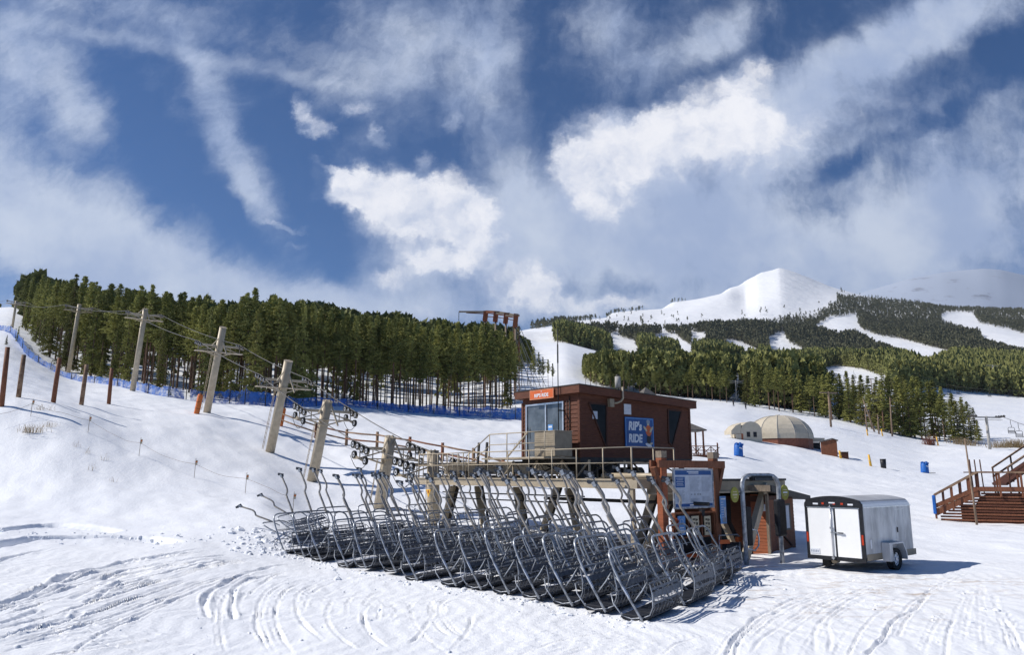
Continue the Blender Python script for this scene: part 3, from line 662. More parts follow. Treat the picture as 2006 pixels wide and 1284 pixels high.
seg = [(110, 'behind the farthest lift towers'), (250, 'behind the bare slope posts'), (400, 'left of the tall cross-armed tower'), (560, 'behind the tallest leaning tower'),
       (720, 'behind the rail fence'), (880, 'above the snowy knoll'), (2000, 'left of the brown cabin')]
def where(px): return next(s for m, s in seg if px <= m)
spr = {97: (715, 548), 130: (712, 536), 178: (700, 560), 222: (742, 640), 243: (735, 600), 403: (770, 600), 494: (792, 606), 70: (708, 600), 312: (752, 640), 575: (790, 640)}
used = []
for px, (bpy_, top) in spr.items():
    g = on(px, itp(YF, px) - 3); h = at(px, top, g.y).z - g.z
    tree('spruce', rt.randrange(5), g, h, rt.uniform(0, 6.28), {
        494: 'broad dark spruce clothed to the snow beside the tall lone lift tower', 222: 'short dark spruce with boughs to the snow in front of the taller pines',
        97: 'dark spruce near the left end of the stand, just right of the farthest tall tower', 130: 'tallest pointed spruce at the left end of the stand'}.get(px, 'dark full-skirted spruce standing among bare-trunked pines ' + where(px)),
        'spruces in the left stand', 'spruce_tree', .95 if px in (494,) else .8)
for row, (d0, d1, step) in enumerate([(0, 3.5, 10.2), (4, 11, 11.2)]):
    px = 42 + row * 4
    while px < 1012:
        q = px + rt.uniform(-4, 4); Yq = itp(YF, q) + rt.uniform(d0, d1); g = on(q, Yq)
        top = itp(SKY_L, q) + (rt.uniform(2, 34) if row == 0 else rt.uniform(-3, 14))
        h = min(17, max(7, at(q, top, Yq).z - g.z)) * rt.uniform(.93, 1.05)
        kind = 'spruce' if rt.random() < (.16 if q < 260 else .04) else 'pine'
        if kind == 'spruce': lab = 'narrow dark spruce standing among bare-trunked pines ' + where(q)
        else: lab = ('bare-trunked pine at the stand\'s front edge ' if row == 0 else 'bare-trunked pine one row inside the stand ') + where(q)
        tree(kind, rt.randrange(9 if kind == 'pine' else 5), g, h, rt.uniform(0, 6.28), lab, ('front edge pines ' if row == 0 else 'second row pines ') + where(q) if kind == 'pine' else 'slim spruces ' + where(q), 'pine_tree' if kind == 'pine' else 'spruce_tree', rt.uniform(.85, 1.15) * (1 if kind == 'pine' else .65))
        px += step * rt.uniform(.75, 1.25)
# trees on the ledge right of the stand
for px, Yq, top in [(1022,168,672),(1034,172,668),(1046,170,680),(1056,175,690),(1064,170,700),(1074,178,704),(1083,172,712),(1040,180,676)]:
    g = on(px, Yq); tree('pine', rt.randrange(9), g, max(5, at(px, top, Yq).z - g.z), rt.uniform(0, 6), 'thin open pine on the snowy ledge at the foot of the swing cables', 'pines on the ledge under the swing cables', 'pine_tree', .9)
# clump behind the cabin roof
for px, Yq, top in [(1147,215,706),(1157,222,698),(1168,218,702),(1182,226,712),(1196,230,722),(1206,222,742),(1222,220,712),(1232,224,722),(1213,236,716)]:
    g = on(px, Yq); tree('pine' if px != 1206 else 'spruce', rt.randrange(5), g, max(4, at(px, top, Yq).z - g.z), rt.uniform(0, 6), 'green pine in the small clump behind the cabin roof' if px != 1206 else 'short pointed spruce beside the cabin stove pipe', 'pines behind the cabin roof' if px != 1206 else None, 'pine_tree', 1.1)
SKY_R = [(1235,712),(1290,700),(1330,704),(1380,700),(1440,722),(1475,700),(1520,702),(1560,708),(1600,712),(1640,722),(1680,734),(1720,738),(1745,730),(1775,738),(1800,728),(1830,742),(1850,752),(1870,762),(1885,768),(1905,790),(1922,815)]
BASE_R = [(1235,772),(1300,778),(1380,785),(1436,792),(1458,795),(1500,803),(1560,812),(1600,818),(1650,828),(1700,840),(1750,852),(1800,861),(1860,868),(1925,870)]
segr = [(1440, 'in the long dark row behind the brown cabin'), (1600, 'in the stand above the canvas dome'), (1745, 'beside the timber power pole'), (1850, 'in the stand with leaning bare trunks'), (2100, 'at the right end of the stand by the bushes')]
for row in range(2):
    px = 1240 + row * 5
    while px < 1922:
        if not (1434 < px < 1462):
            q = px + rt.uniform(-3, 3); g0 = hit(q, itp(BASE_R, q) - row * 9 - rt.uniform(0, 5), 90)
            if g0:
                top = itp(SKY_R, q) + (rt.uniform(6, 26) if row == 0 else rt.uniform(-4, 8)); h = min(19, max(6, at(q, top, g0.y).z - g0.z))
                wh = next(s for m, s in segr if q <= m); kind = 'spruce' if rt.random() < (.45 if q > 1600 else .12) else 'pine'
                big = q > 1880 and row == 0
                tree(kind if not big else 'spruce', rt.randrange(5), g0, h, rt.uniform(0, 6), ('pointed spruce ' if kind == 'spruce' or big else 'green pine ') + ('at the front ' if row == 0 else 'set one row back ') + wh,
                     ('spruces ' if kind == 'spruce' or big else 'pines ') + ('at the front ' if row == 0 else 'one row back ') + wh, 'spruce_tree' if kind == 'spruce' or big else 'pine_tree', 1.35 if not big else 1.2)
        px += rt.uniform(10, 16) if row == 0 else rt.uniform(12, 18)

# the rest of the woods: too many to count, simple trees merged
def far_proto(seed, tris, kind):
    rg = np.random.RandomState(seed)
    t = rg.uniform(0, 1, tris) ** .8
    if kind == 'pine': cs = .42; h = cs + (1 - cs) * t; r = .125 * np.where(t < .4, .55 + t, np.maximum(.12, 1.1 - (t - .4) * 1.6)) * rg.uniform(.5, 1.25, tris)
    else: cs = .05; h = cs + (1 - cs) * t; r = .17 * (1 - t) ** .8 * rg.uniform(.45, 1.15, tris) + .01
    a = rg.uniform(0, 6.283, tris); p = np.stack([np.cos(a) * r, np.sin(a) * r, h], 1)
    e1 = rg.normal(0, 1, (tris, 3)); e1 /= np.linalg.norm(e1, axis=1)[:, None]; e2 = rg.normal(0, 1, (tris, 3)); e2 /= np.linalg.norm(e2, axis=1)[:, None]
    s = (.036 if tris > 300 else .072 if tris > 100 else .11) * rg.uniform(.6, 1.2, (tris, 1)); e1[:, 2] *= .8; e2[:, 2] = np.abs(e2[:, 2]) * 1.7 + .3
    v = np.stack([p - e1 * s, p + e1 * s, p + e2 * s * 1.2], 1).reshape(-1, 3)
    # trunk: 4-sided taper as two crossed triangles
    rr = .011
    tv = np.array([[-rr, 0, -.04], [rr, 0, -.04], [0, 0, .95], [0, -rr, -.04], [0, rr, -.04], [0, 0, .95]])
    n = len(v); return np.vstack([v, tv]), np.arange(n + 6).reshape(-1, 3), np.concatenate([np.zeros(tris), [1, 1]])
def merge(name, pos, hs, wd, tris, frac_spruce, lm, label, rs):
    vs = []; fs = []; ms = []; off = 0
    prot = [far_proto(i, tris, 'spruce' if i < 4 else 'pine') for i in range(8)]
    ch = np.where(rs.rand(len(pos)) < frac_spruce, rs.randint(0, 4, len(pos)), rs.randint(4, 8, len(pos)))
    for k in range(8):
        s = np.where(ch == k)[0]
        if len(s) == 0: continue
        v, f, m = prot[k]; a = rs.uniform(0, 6.283, len(s)); c_, s_ = np.cos(a)[:, None], np.sin(a)[:, None]
        hh_ = hs[s][:, None]; ww = (wd[s] * hs[s])[:, None]
        X = (v[:, 0] * c_ - v[:, 1] * s_) * ww + pos[s, 0:1]; Y = (v[:, 0] * s_ + v[:, 1] * c_) * ww + pos[s, 1:2]; Zz = v[:, 2] * hh_ + pos[s, 2:3]
        vs.append(np.stack([X, Y, Zz], 2).reshape(-1, 3)); fs.append((f[None] + (np.arange(len(s)) * len(v))[:, None, None] + off).reshape(-1, 3)); ms.append(np.tile(m, len(s)))
        off += len(s) * len(v)
    o = np_mesh(name, np.vstack(vs), np.vstack(fs), [lm, bark], np.concatenate(ms), smooth=False)
    return tag(o, label, 'forest', kind='stuff')
rs = np.random.RandomState(5)
def inpoly(px, py, poly):
    c = np.zeros(len(px), bool); j = len(poly) - 1
    for i in range(len(poly)):
        xi, yi = poly[i]; xj, yj = poly[j]
        c ^= ((yi > py) != (yj > py)) & (px < (xj - xi) * (py - yi) / (yj - yi + 1e-9) + xi); j = i
    return c
# left hill woods
def scatter(n, u0, u1, y0, y1, power=1.0):
    Y = np.sqrt(rs.uniform(y0 ** 2, y1 ** 2, n)); U = rs.uniform(u0, u1, n); X = U * Y
    return X, Y, H(X, Y)
X, Y, Zz = scatter(5200, -.95, .06, 95, 560)
px, py = proj(X, Y, Zz)
yf = np.interp(px, [p[0] for p in YF], [p[1] for p in YF])
ok = (Y > yf + 11) & ((px > 44) | (Y > 330)) & (px < np.where(Y > 200, 1040, 1005)) & ~((px > 985) & (Y > 150) & (Y < 330)) & ((Y > 200) | (rs.rand(len(Y)) < .85))
P_ = np.stack([X, Y, Zz], 1)[ok]
# keep the skyline: trees no taller than the front rows allow
ppx = px[ok]; sk = np.interp(ppx, [p[0] for p in SKY_L], [p[1] for p in SKY_L]) + rs.uniform(-2, 24, ok.sum())
y_ = -(sk - H_PX / 2) / F_PX; vtop = (sp + y_ * cp) / (cp - y_ * sp); hmax = EYE + vtop * P_[:, 1] - P_[:, 2]
hs = np.minimum(rs.uniform(9, 15, len(P_)), hmax); k_ = hs > 4; P_, hs = P_[k_], hs[k_]
nr = P_[:, 1] < 210
merge('forest', P_[nr], hs[nr], rs.uniform(.95, 1.3, nr.sum()), 620, .12, leaf_f, 'dense dark pine wood behind the front pines of the left stand', rs)
merge('forest', P_[~nr], hs[~nr], np.full((~nr).sum(), 1.3), 70, .35, leaf_f, 'wooded ridge rising behind the left stand', rs)
# mid distance woods right of the cabin and the mountain forest
CLEAR = [
 [(1015,652),(1090,645),(1084,666),(1030,672),(1010,668)], [(1172,650),(1197,655),(1245,668),(1257,690),(1222,695),(1192,668)], [(1278,660),(1300,652),(1325,655),(1362,685),(1357,700),(1335,698),(1320,674),(1285,674)],
 [(1350,650),(1382,652),(1388,665),(1370,682),(1355,666)], [(1417,664),(1445,668),(1489,687),(1486,703),(1463,702),(1425,682)], [(1503,663),(1535,647),(1547,670),(1584,692),(1577,701),(1510,701)],
 [(1597,642),(1625,622),(1678,617),(1686,648),(1645,655)], [(1675,642),(1720,657),(1770,665),(1864,690),(1862,700),(1825,716),(1780,703),(1722,674),(1682,656)],
 [(1842,617),(1875,610),(1908,615),(1918,633),(2040,662),(2040,700),(1980,684),(1928,668),(1918,648),(1895,642),(1850,629)],
 [(1600,724),(1640,716),(1690,724),(1745,742),(1748,760),(1680,762),(1618,748)],
 [(1088,697),(1120,700),(1146,704),(1142,760),(1085,760),(1060,752),(1078,720)], [(1230,735),(1262,738),(1250,772),(1225,770)], [(1020,690),(1040,684),(1056,692),(1050,706),(1024,704)], [(1436,735),(1456,735),(1462,800),(1430,800)]]
TREELINE = [(980,655),(1040,640),(1105,633),(1150,642),(1200,640),(1240,634),(1280,638),(1350,636),(1400,633),(1435,629),(1480,622),(1540,620),(1600,608),(1622,600),(1625,583),(1640,582),(1700,588),(1760,594),(1850,603),(1925,608),(2100,611)]
LOWER = [(980,700),(1040,712),(1090,700),(1140,756),(1240,771),(1300,776),(1380,783),(1430,788),(1462,793),(1500,801),(1600,816),(1650,826),(1700,800),(1740,770),(1800,762),(1830,760),(1900,770),(2006,780),(2100,785)]
n = 70000
Y = np.exp(rs.uniform(math.log(235), math.log(2750), n * 3)); kp = rs.rand(n * 3) < np.clip((Y / 1500) ** 1.25, .02, 1) ; Y = Y[kp]
U = rs.uniform(.0, .86, len(Y)); X = U * Y; Zz = H(X, Y); px, py = proj(X, Y, Zz)
jit = rs.normal(0, 2.0, len(px)); jx = rs.normal(0, 3.0, len(px))
tl = np.interp(px, [p[0] for p in TREELINE], [p[1] for p in TREELINE]); lw = np.interp(px, [p[0] for p in LOWER], [p[1] for p in LOWER])
patch = np.sin(px / 17 + 2 * np.sin(py / 7)) + np.sin(py / 5.0 + px / 31)
ok = (py + jit > tl + np.where(px < 1300, 15, 13) * (px < 1640) + 3 * patch * (px < 1640)) & (py < lw) & (px > 985)
th = 12 / Y * F_PX
for c in CLEAR: ok &= ~(inpoly(px + jx * .7, py + jit * .5, c) | inpoly(px + jx * .7, py + jit * .5 - th * .85, c) | inpoly(px, py - th * .5, c))
# a sparse fringe above the tree line
fr = (py < tl) & (py > tl - 22) & (rs.rand(len(px)) < np.where(px < 1640, .010, .03)) & (px > 1040)
rl = np.interp(px, [1040, 1100, 1165, 1250, 1330, 1440], [640, 632, 620, 604, 588, 560])
ridge = (px > 1040) & (px < 1400) & (py < rl + 6) & (py > rl - 6) & (rs.rand(len(px)) < .14 * np.clip((1440 - px) / 160, 0, 1))
ok |= fr | ridge
# nothing on the far side of the crest; open woods high up
ok &= rs.rand(len(px)) < np.where(Y > 2000, .75, 1)
P_ = np.stack([X, Y, Zz], 1)[ok]; Yk = Y[ok]
pxk = px[ok]
hs = rs.uniform(9, 16, len(P_)) * np.where(Yk > 1700, .85, 1.15)
sk = np.interp(pxk, [985, 1040, 1090, 1140, 1240, 1300, 1400, 1500, 1600, 1660, 1750, 1830, 1900, 2006], [650, 668, 688, 700, 694, 698, 703, 700, 703, 705, 700, 697, 692, 682]) + rs.uniform(-9, 24, len(pxk)) * (.4 + .6 * np.sin(pxk / 23) ** 2)
y_ = -(sk - H_PX / 2) / F_PX; vtop = (sp + y_ * cp) / (cp - y_ * sp); hmax = EYE + vtop * P_[:, 1] - P_[:, 2]
nearb = (Yk < 700) | (pxk < 1140) & (Yk < 500)
hs = np.where(nearb, np.minimum(hs, hmax), hs); kk = hs > 3.5; P_, hs, Yk, pxk = P_[kk], hs[kk], Yk[kk], pxk[kk]
a_, b__ = Yk < 520, Yk >= 520
print('FOREST', a_.sum(), b__.sum())
merge('forest', P_[a_], hs[a_], rs.uniform(.9, 1.25, a_.sum()), 130, .5, leaf_f, 'olive green pine woods on the slopes below the mountain', rs)
c__ = b__ & (Yk < 1050); b__ = Yk >= 1050
merge('forest', P_[c__], hs[c__], np.full(c__.sum(), 1.1), 44, .6, leaf_f, 'green conifer forest on the lower slopes between the pistes', rs)
merge('forest', P_[b__], hs[b__], np.full(b__.sum(), 1.15), 26, .6, leaf_m2, 'dark conifer forest cut by ski pistes on the mountainside', rs)
# ------------------------------------------------------------------ lift line going up the left slope
LD = Vector((-.63, .78, 0)).normalized(); MD = Vector((.78, .63, 0)).normalized()
TW = [  # base px, depth, top px, top py, arm py, radius, kind, label
 (850, 39.0, 848, 885, 912, .33, 2, 'short stout lift tower by the deck rail with wheels on its left side'),
 (741, 43.0, 765, 857, 880, .33, 2, 'leaning lift tower rising from behind the parked chairs'),
 (609, 49.5, 642, 787, 806, .33, 2, 'leaning tan lift tower crossing the rail fence, wheels on both arms'),
 (527, 54.7, 565, 708, 745, .32, 1, 'tall leaning tan lift tower beside the orange end pad of the rail fence'),
 (404, 65.6, 437, 642, 678, .31, 1, 'tall tan lift tower with cross arm, beside the lone orange padded post'),
 (259, 86, 285, 606, 617, .30, 1, 'lift tower behind the fifth bare fence post on the left slope'),
 (133, 116, 156, 597, 603, .30, 1, 'lift tower rising past the blue netting left of the spruces'),
 (24, 173, 32, 590, 592, .26, 1, 'farthest lift tower at the left end of the wood'),
]
info = []
for pxb, Yb, pxt, pyt, pya, r, kd, lab in TW:
    b = on(pxb, Yb); ut = uv(pxt, pyt)[0]
    dl = (ut * Yb - b.x) / (.63 + .78 * ut); Yt = Yb - .78 * dl; t = at(pxt, pyt, Yt)
    pb = proj(*b)[1]; fr = (pb - pya) / (pb - pyt); A = b + (t - b) * fr
    info.append((b, t, A, r, kd, lab))
ARM = 1.72
for i, (b, t, A, r, kd, lab) in enumerate(info):
    D = ((info[i + 1][2] if i + 1 < len(info) else A + (A - info[i - 1][2])) - (info[i - 1][2] if i else A - (info[1][2] - A))).normalized()
    up_ = (t - b).normalized()
    root = thing('lift_tower', lab, 'lift tower', b, 0, 'lift towers up the left slope')
    def q(p): return Vector(p) - b
    mb = MB(); mb.tube([q(b - Vector((0, 0, .5))), q(t)], [r, r * .92], tan, 18); mb.cyl(q(t), q(t + up_ * .03), r * .97, tan, 18); mb.build('mast', root)
    if i == 0: continue_arm = True
    mb = MB(); dn = Vector((0, 0, -1))
    mb.bar(q(A - MD * ARM), q(A + MD * ARM), .14, .16, tan)
    mb.bar(q(A - MD * (ARM + .25) + dn * .55), q(A + MD * (ARM + .25) + dn * .55), .5, .05, tan)
    for sg in (-1, 1):
        mb.bar(q(A + dn * .05), q(A + MD * sg * ARM + dn * .52), .07, .07, tan); mb.bar(q(A + dn * .9), q(A + MD * sg * ARM * .7 + dn * .55), .08, .08, tan)
        mb.bar(q(A + MD * sg * ARM * .55), q(A + MD * sg * ARM * .55 + dn * .55), .05, .05, tan)
        mb.bar(q(A + MD * sg * ARM), q(A + MD * sg * ARM + dn * .55), .05, .05, tan)
    mb.build('cross_arm', root)
    if kd >= 1 and i <= 5:
        mb = MB(); e = q(A + up_ * .75)
        mb.bar(e - MD * .1, q(A - MD * .9 + up_ * .1 - D * .9), .06, .06, tan); mb.bar(e + MD * .1, q(A + MD * .2 - D * 1.4 + dn * .5), .08, .08, tan)
        mb.build('lifting_frame', root)
    for sg in (-1, 1):
        c0 = A + MD * sg * ARM
        mb = MB(); n = 4; wr = .21 if kd == 2 else .17
        mb.bar(q(c0 - D * .95 + dn * .02), q(c0 + D * .95 + dn * .02), .09, .12, tan_dark)
        sh = mb.build('sheave_beam', root)
        for k in range(n):
            w = MB(); w.wheel(q(c0 + D * (k - 1.5) * .5 + Vector((0, 0, .02 if k % 2 else .05))), MD, wr, .13, rubber, chrome); w.build('sheave_wheel', sh)
        if kd == 2:
            mb = MB(); mb.bar(q(c0 + dn * .55 - D * .7), q(c0 + dn * .55 + D * .7), .08, .1, tan_dark); s2 = mb.build('lower_sheave_beam', root)
            for k in (-.62, .62):
                w = MB(); w.wheel(q(c0 + D * k + dn * .5), MD, wr, .13, rubber, chrome); w.build('sheave_wheel', s2)
            # loose safety wire loop
            w = MB(); ctr = c0 + dn * .6; w.tube([q(ctr + D * (-.9 + 1.8 * t_) * 1.0 + dn * (.5 * math.sin(t_ * 3.14)) - MD * .1) for t_ in np.linspace(0, 1, 9)], .018, darkst, 5); w.build('wire_loop', root)
    if 1 <= i <= 4:
        mb = MB(); o_ = Vector((-r - .16, -.05, 0))
        hgt = (A - b).length - .6
        for e in (-.13, .13): mb.tube([q(b + up_ * .2 + o_ + Vector((0, e, 0))), q(b + up_ * hgt + o_ + Vector((0, e, 0)))], .018, chrome if 0 else tan, 4)
        k = .4
        while k < hgt: mb.tube([q(b + up_ * k + o_ + Vector((0, -.14, 0))), q(b + up_ * k + o_ + Vector((0, .14, 0)))], .014, tan, 4); k += .33
        mb.build('ladder', root)
for sg, lb in ((-1, 'steel haul rope on the left hand wheels of the lift line'), (1, 'steel haul rope on the wheels nearer the wood')):
    pts = [A + MD * sg * ARM + Vector((0, 0, .24)) for (b, t, A, r, kd, l) in info]
    pts = [Vector((4, 26, 0)) + LD * 11 + MD * (3.9 + sg * 1.3) + Vector((0, 0, 3.35))] + pts + [pts[-1] + (pts[-1] - pts[-2]) * 1.2]
    fine = []
    for a, c in zip(pts[:-1], pts[1:]):
        for k in range(6):
            t_ = k / 6; fine.append(a.lerp(c, t_) - Vector((0, 0, (c - a).length * .012 * 4 * t_ * (1 - t_))))
    mb = MB(); mb.tube(fine + [pts[-1]], .028, rope_m, 6); tag(mb.build('haul_rope'), lb, 'rope', 'haul ropes of the lift line')

# ------------------------------------------------------------------ bare posts, orange pads, fences
for k, (pxb, Yq, pxt, pyt) in enumerate([(3, 47, 15, 681), (36, 50, 47, 696), (104, 51, 117, 702), (159, 55, 170, 715), (213, 62, 219, 722)]):
    g = on(pxb, Yq); h = at(pxt, pyt, Yq)
    root = thing('timber_post', ['thick bare post at the left edge of the slope', 'bare post second from the left edge of the slope', 'middle post of the five bare posts on the slope', 'bare slope post just right of the farther lift tower foot', 'shortest bare post, left of the lift tower with cross arm'][k], 'post', g, 0, 'bare posts on the left slope')
    mb = MB(); mb.tube([(0, 0, -.4), ((h.x - g.x) * .5, 0, (h.z - g.z) * .5), (h.x - g.x, 0, h.z - g.z)], [.15, .145, .13], railwood if k % 2 else brown2, 12)
    mb.build('shaft', root)
    mb = MB(); p = Vector((h.x - g.x, 0, h.z - g.z)); mb.cyl(p, p + Vector((0, 0, .012)), .125, greywood, 12); mb.build('cut_top', root)
for pxb, Yq, h, lb in [(385, 63.5, 1.6, 'orange padded post standing alone left of the tall lift tower'), (549, 66.5, 1.55, 'orange padded post at the left end of the rail fence')]:
    g = on(pxb, Yq); root = thing('padded_post', lb, 'padded post', g, 0, 'orange padded posts'); root.rotation_euler = (0, R(8), 0)
    mb = MB(); mb.tube([(0, 0, -.2), (0, 0, .1), (0, 0, h - .08), (0, 0, h)], [.2, .22, .22, .18], orange_pad, 12); mb.build('pad', root)
    mb = MB(); mb.cyl((0, 0, h), (0, 0, h + .12), .1, railwood, 10)
    for z_ in (.4, .95): mb.tube([(.228 * math.cos(a), .228 * math.sin(a), z_) for a in np.linspace(0, 6.283, 17)], .012, darkst, 4)
    mb.build('post_top', root)
fp = [(549, 66.5), (618, 65), (678, 63.2), (738, 61.3), (802, 59), (866, 56.8), (927, 54.6), (985, 52.6), (1035, 51)]
gs = [on(a, b) for a, b in fp]
root = thing('rail_fence', 'two-rail timber fence crossing the snow behind the lift towers', 'fence', gs[0])
for k, g in enumerate(gs):
    if k == 0: continue
    mb = MB(); p = g - gs[0]; mb.tube([p - Vector((0, 0, .5)), p + Vector((.02, 0, 1.32))], [.13, .115], brown2 if k in (1, 4, 5) else railwood, 9); mb.build('post', root)
for k in range(len(gs) - 1):
    for z_ in (.55, 1.08):
        a = gs[k] - gs[0] + Vector((0, -.1, z_)); b = gs[k + 1] - gs[0] + Vector((0, -.1, z_ - .03)); d = (b - a).normalized()
        mb = MB(); mb.tube([a - d * .12, a.lerp(b, .5) + Vector((0, 0, -.03)), b + d * .12], [.062, .07, .058], brown2 if (k + int(z_ * 2)) % 3 == 0 else railwood, 7); mb.build('rail', root)
netm = bpy.data.materials.new('blue safety net'); netm.use_nodes = True
K = NT(netm.node_tree); b_ = netm.node_tree.nodes['Principled BSDF']; b_.inputs['Base Color'].default_value = (.02, .12, .44, 1); b_.inputs['Roughness'].default_value = .6
g_ = K.n('ShaderNodeTexCoord').outputs['Object']; K.put(b_.inputs['Alpha'], K.rng(K.noise(g_, 1.1, 7, .75), .34, .60, .15, .95))
nets = [([(-12, 160, 1.3), (20, 152, 1.6), (30, 140, 1.8), (44, 124, 1.6), (56, 113, 1.2), (75, 106, 1.0), (100, 104, .9), (140, 100, .9), (185, 97, 1.0), (230, 93, 1.0), (262, 90, 1.2), (290, 85, 1.2), (330, 82, 1.3), (365, 83, 1.2)], 'blue safety netting running down the left slope past the tower feet'),
        ([(372, 84, 1.4), (410, 85, 1.5), (450, 86, 1.7), (480, 86, 1.9), (520, 87, 1.8), (560, 89, 1.4), (620, 93, 1.2), (680, 97, 1.1), (740, 100, 1.2), (800, 103, 1.3), (850, 106, 1.4), (900, 108, 1.5), (960, 110, 1.7), (1010, 111, 1.9), (1050, 111, 2.4)], 'blue safety netting along the foot of the stand of pines')]
for pts, lb in nets:
    gg = [(on(a, b), h) for a, b, h in pts]; o0 = gg[0][0]
    root = thing('safety_net', lb, 'safety net', o0, 0, 'blue safety nets')
    L = [];
    for (a, ha), (b, hb) in zip(gg[:-1], gg[1:]):
        n = 8
        for k in range(n):
            t_ = k / n; x, y = a.x + (b.x - a.x) * t_, a.y + (b.y - a.y) * t_; h_ = (ha + (hb - ha) * t_) * (1 - .16 * math.sin(t_ * 3.14)) * random.uniform(.92, 1.06)
            L.append((x + random.uniform(-.06, .06), y + .12 * math.sin(k * 1.7), Z(x, y), h_))
    co = []; fs = []
    for x, y, z, h_ in L:
        for t_ in (0, .35, .7, 1): co.append((x - o0.x, y - o0.y + .10 * math.sin(t_ * 3 + x), z - .05 + h_ * t_ - o0.z))
    for k in range(len(L) - 1):
        for j in range(3): fs.append((k * 4 + j, k * 4 + 4 + j, k * 4 + 5 + j, k * 4 + 1 + j))
    mb = MB(); mb.add(co, fs, netm); mb.build('netting', root)
    for a, h_ in gg[1::1]:
        mb = MB(); p = a - o0; mb.tube([p - Vector((0, .08, .3)), p + Vector((0, -.08, h_ + .15))], .045, darkst, 6); mb.build('net_pole', root)
# rope with little flags down the left slope
fl = [(-20, 852), (60, 806), (172, 832), (272, 868), (380, 905), (480, 937), (573, 963)]
pts = []
Ysf = [44, 46, 45.5, 44, 42, 40, 38]
for (a, b), y in zip(fl, Ysf): pts.append(on(a, y))
root = thing('flagged_rope', 'thin rope strung low down the left slope with small orange flags', 'rope', pts[1])
mb = MB(); ln = []
for a, b in zip(pts[:-1], pts[1:]):
    for k in range(8):
        p = a.lerp(b, k / 8); p.z = Z(p.x, p.y) + .75 - .12 * math.sin(k / 8 * 3.14); ln.append(p - pts[1])
mb.tube(ln, .009, greywood, 4); mb.build('cord', root)
for p in pts[1:]:
    mb = MB(); q_ = p - pts[1]; mb.tube([q_ + Vector((0, 0, -.2)), q_ + Vector((.03, 0, 1.05))], .014, greywood, 5); pl = mb.build('stake', root)
    mb = MB(); mb.box(q_ + Vector((.07, 0, .82)), (.12, .012, .26), cream, ry=.1); mb.box(q_ + Vector((.07, 0, .86)), (.124, .016, .08), orange_pad, ry=.1); mb.build('flag', pl)

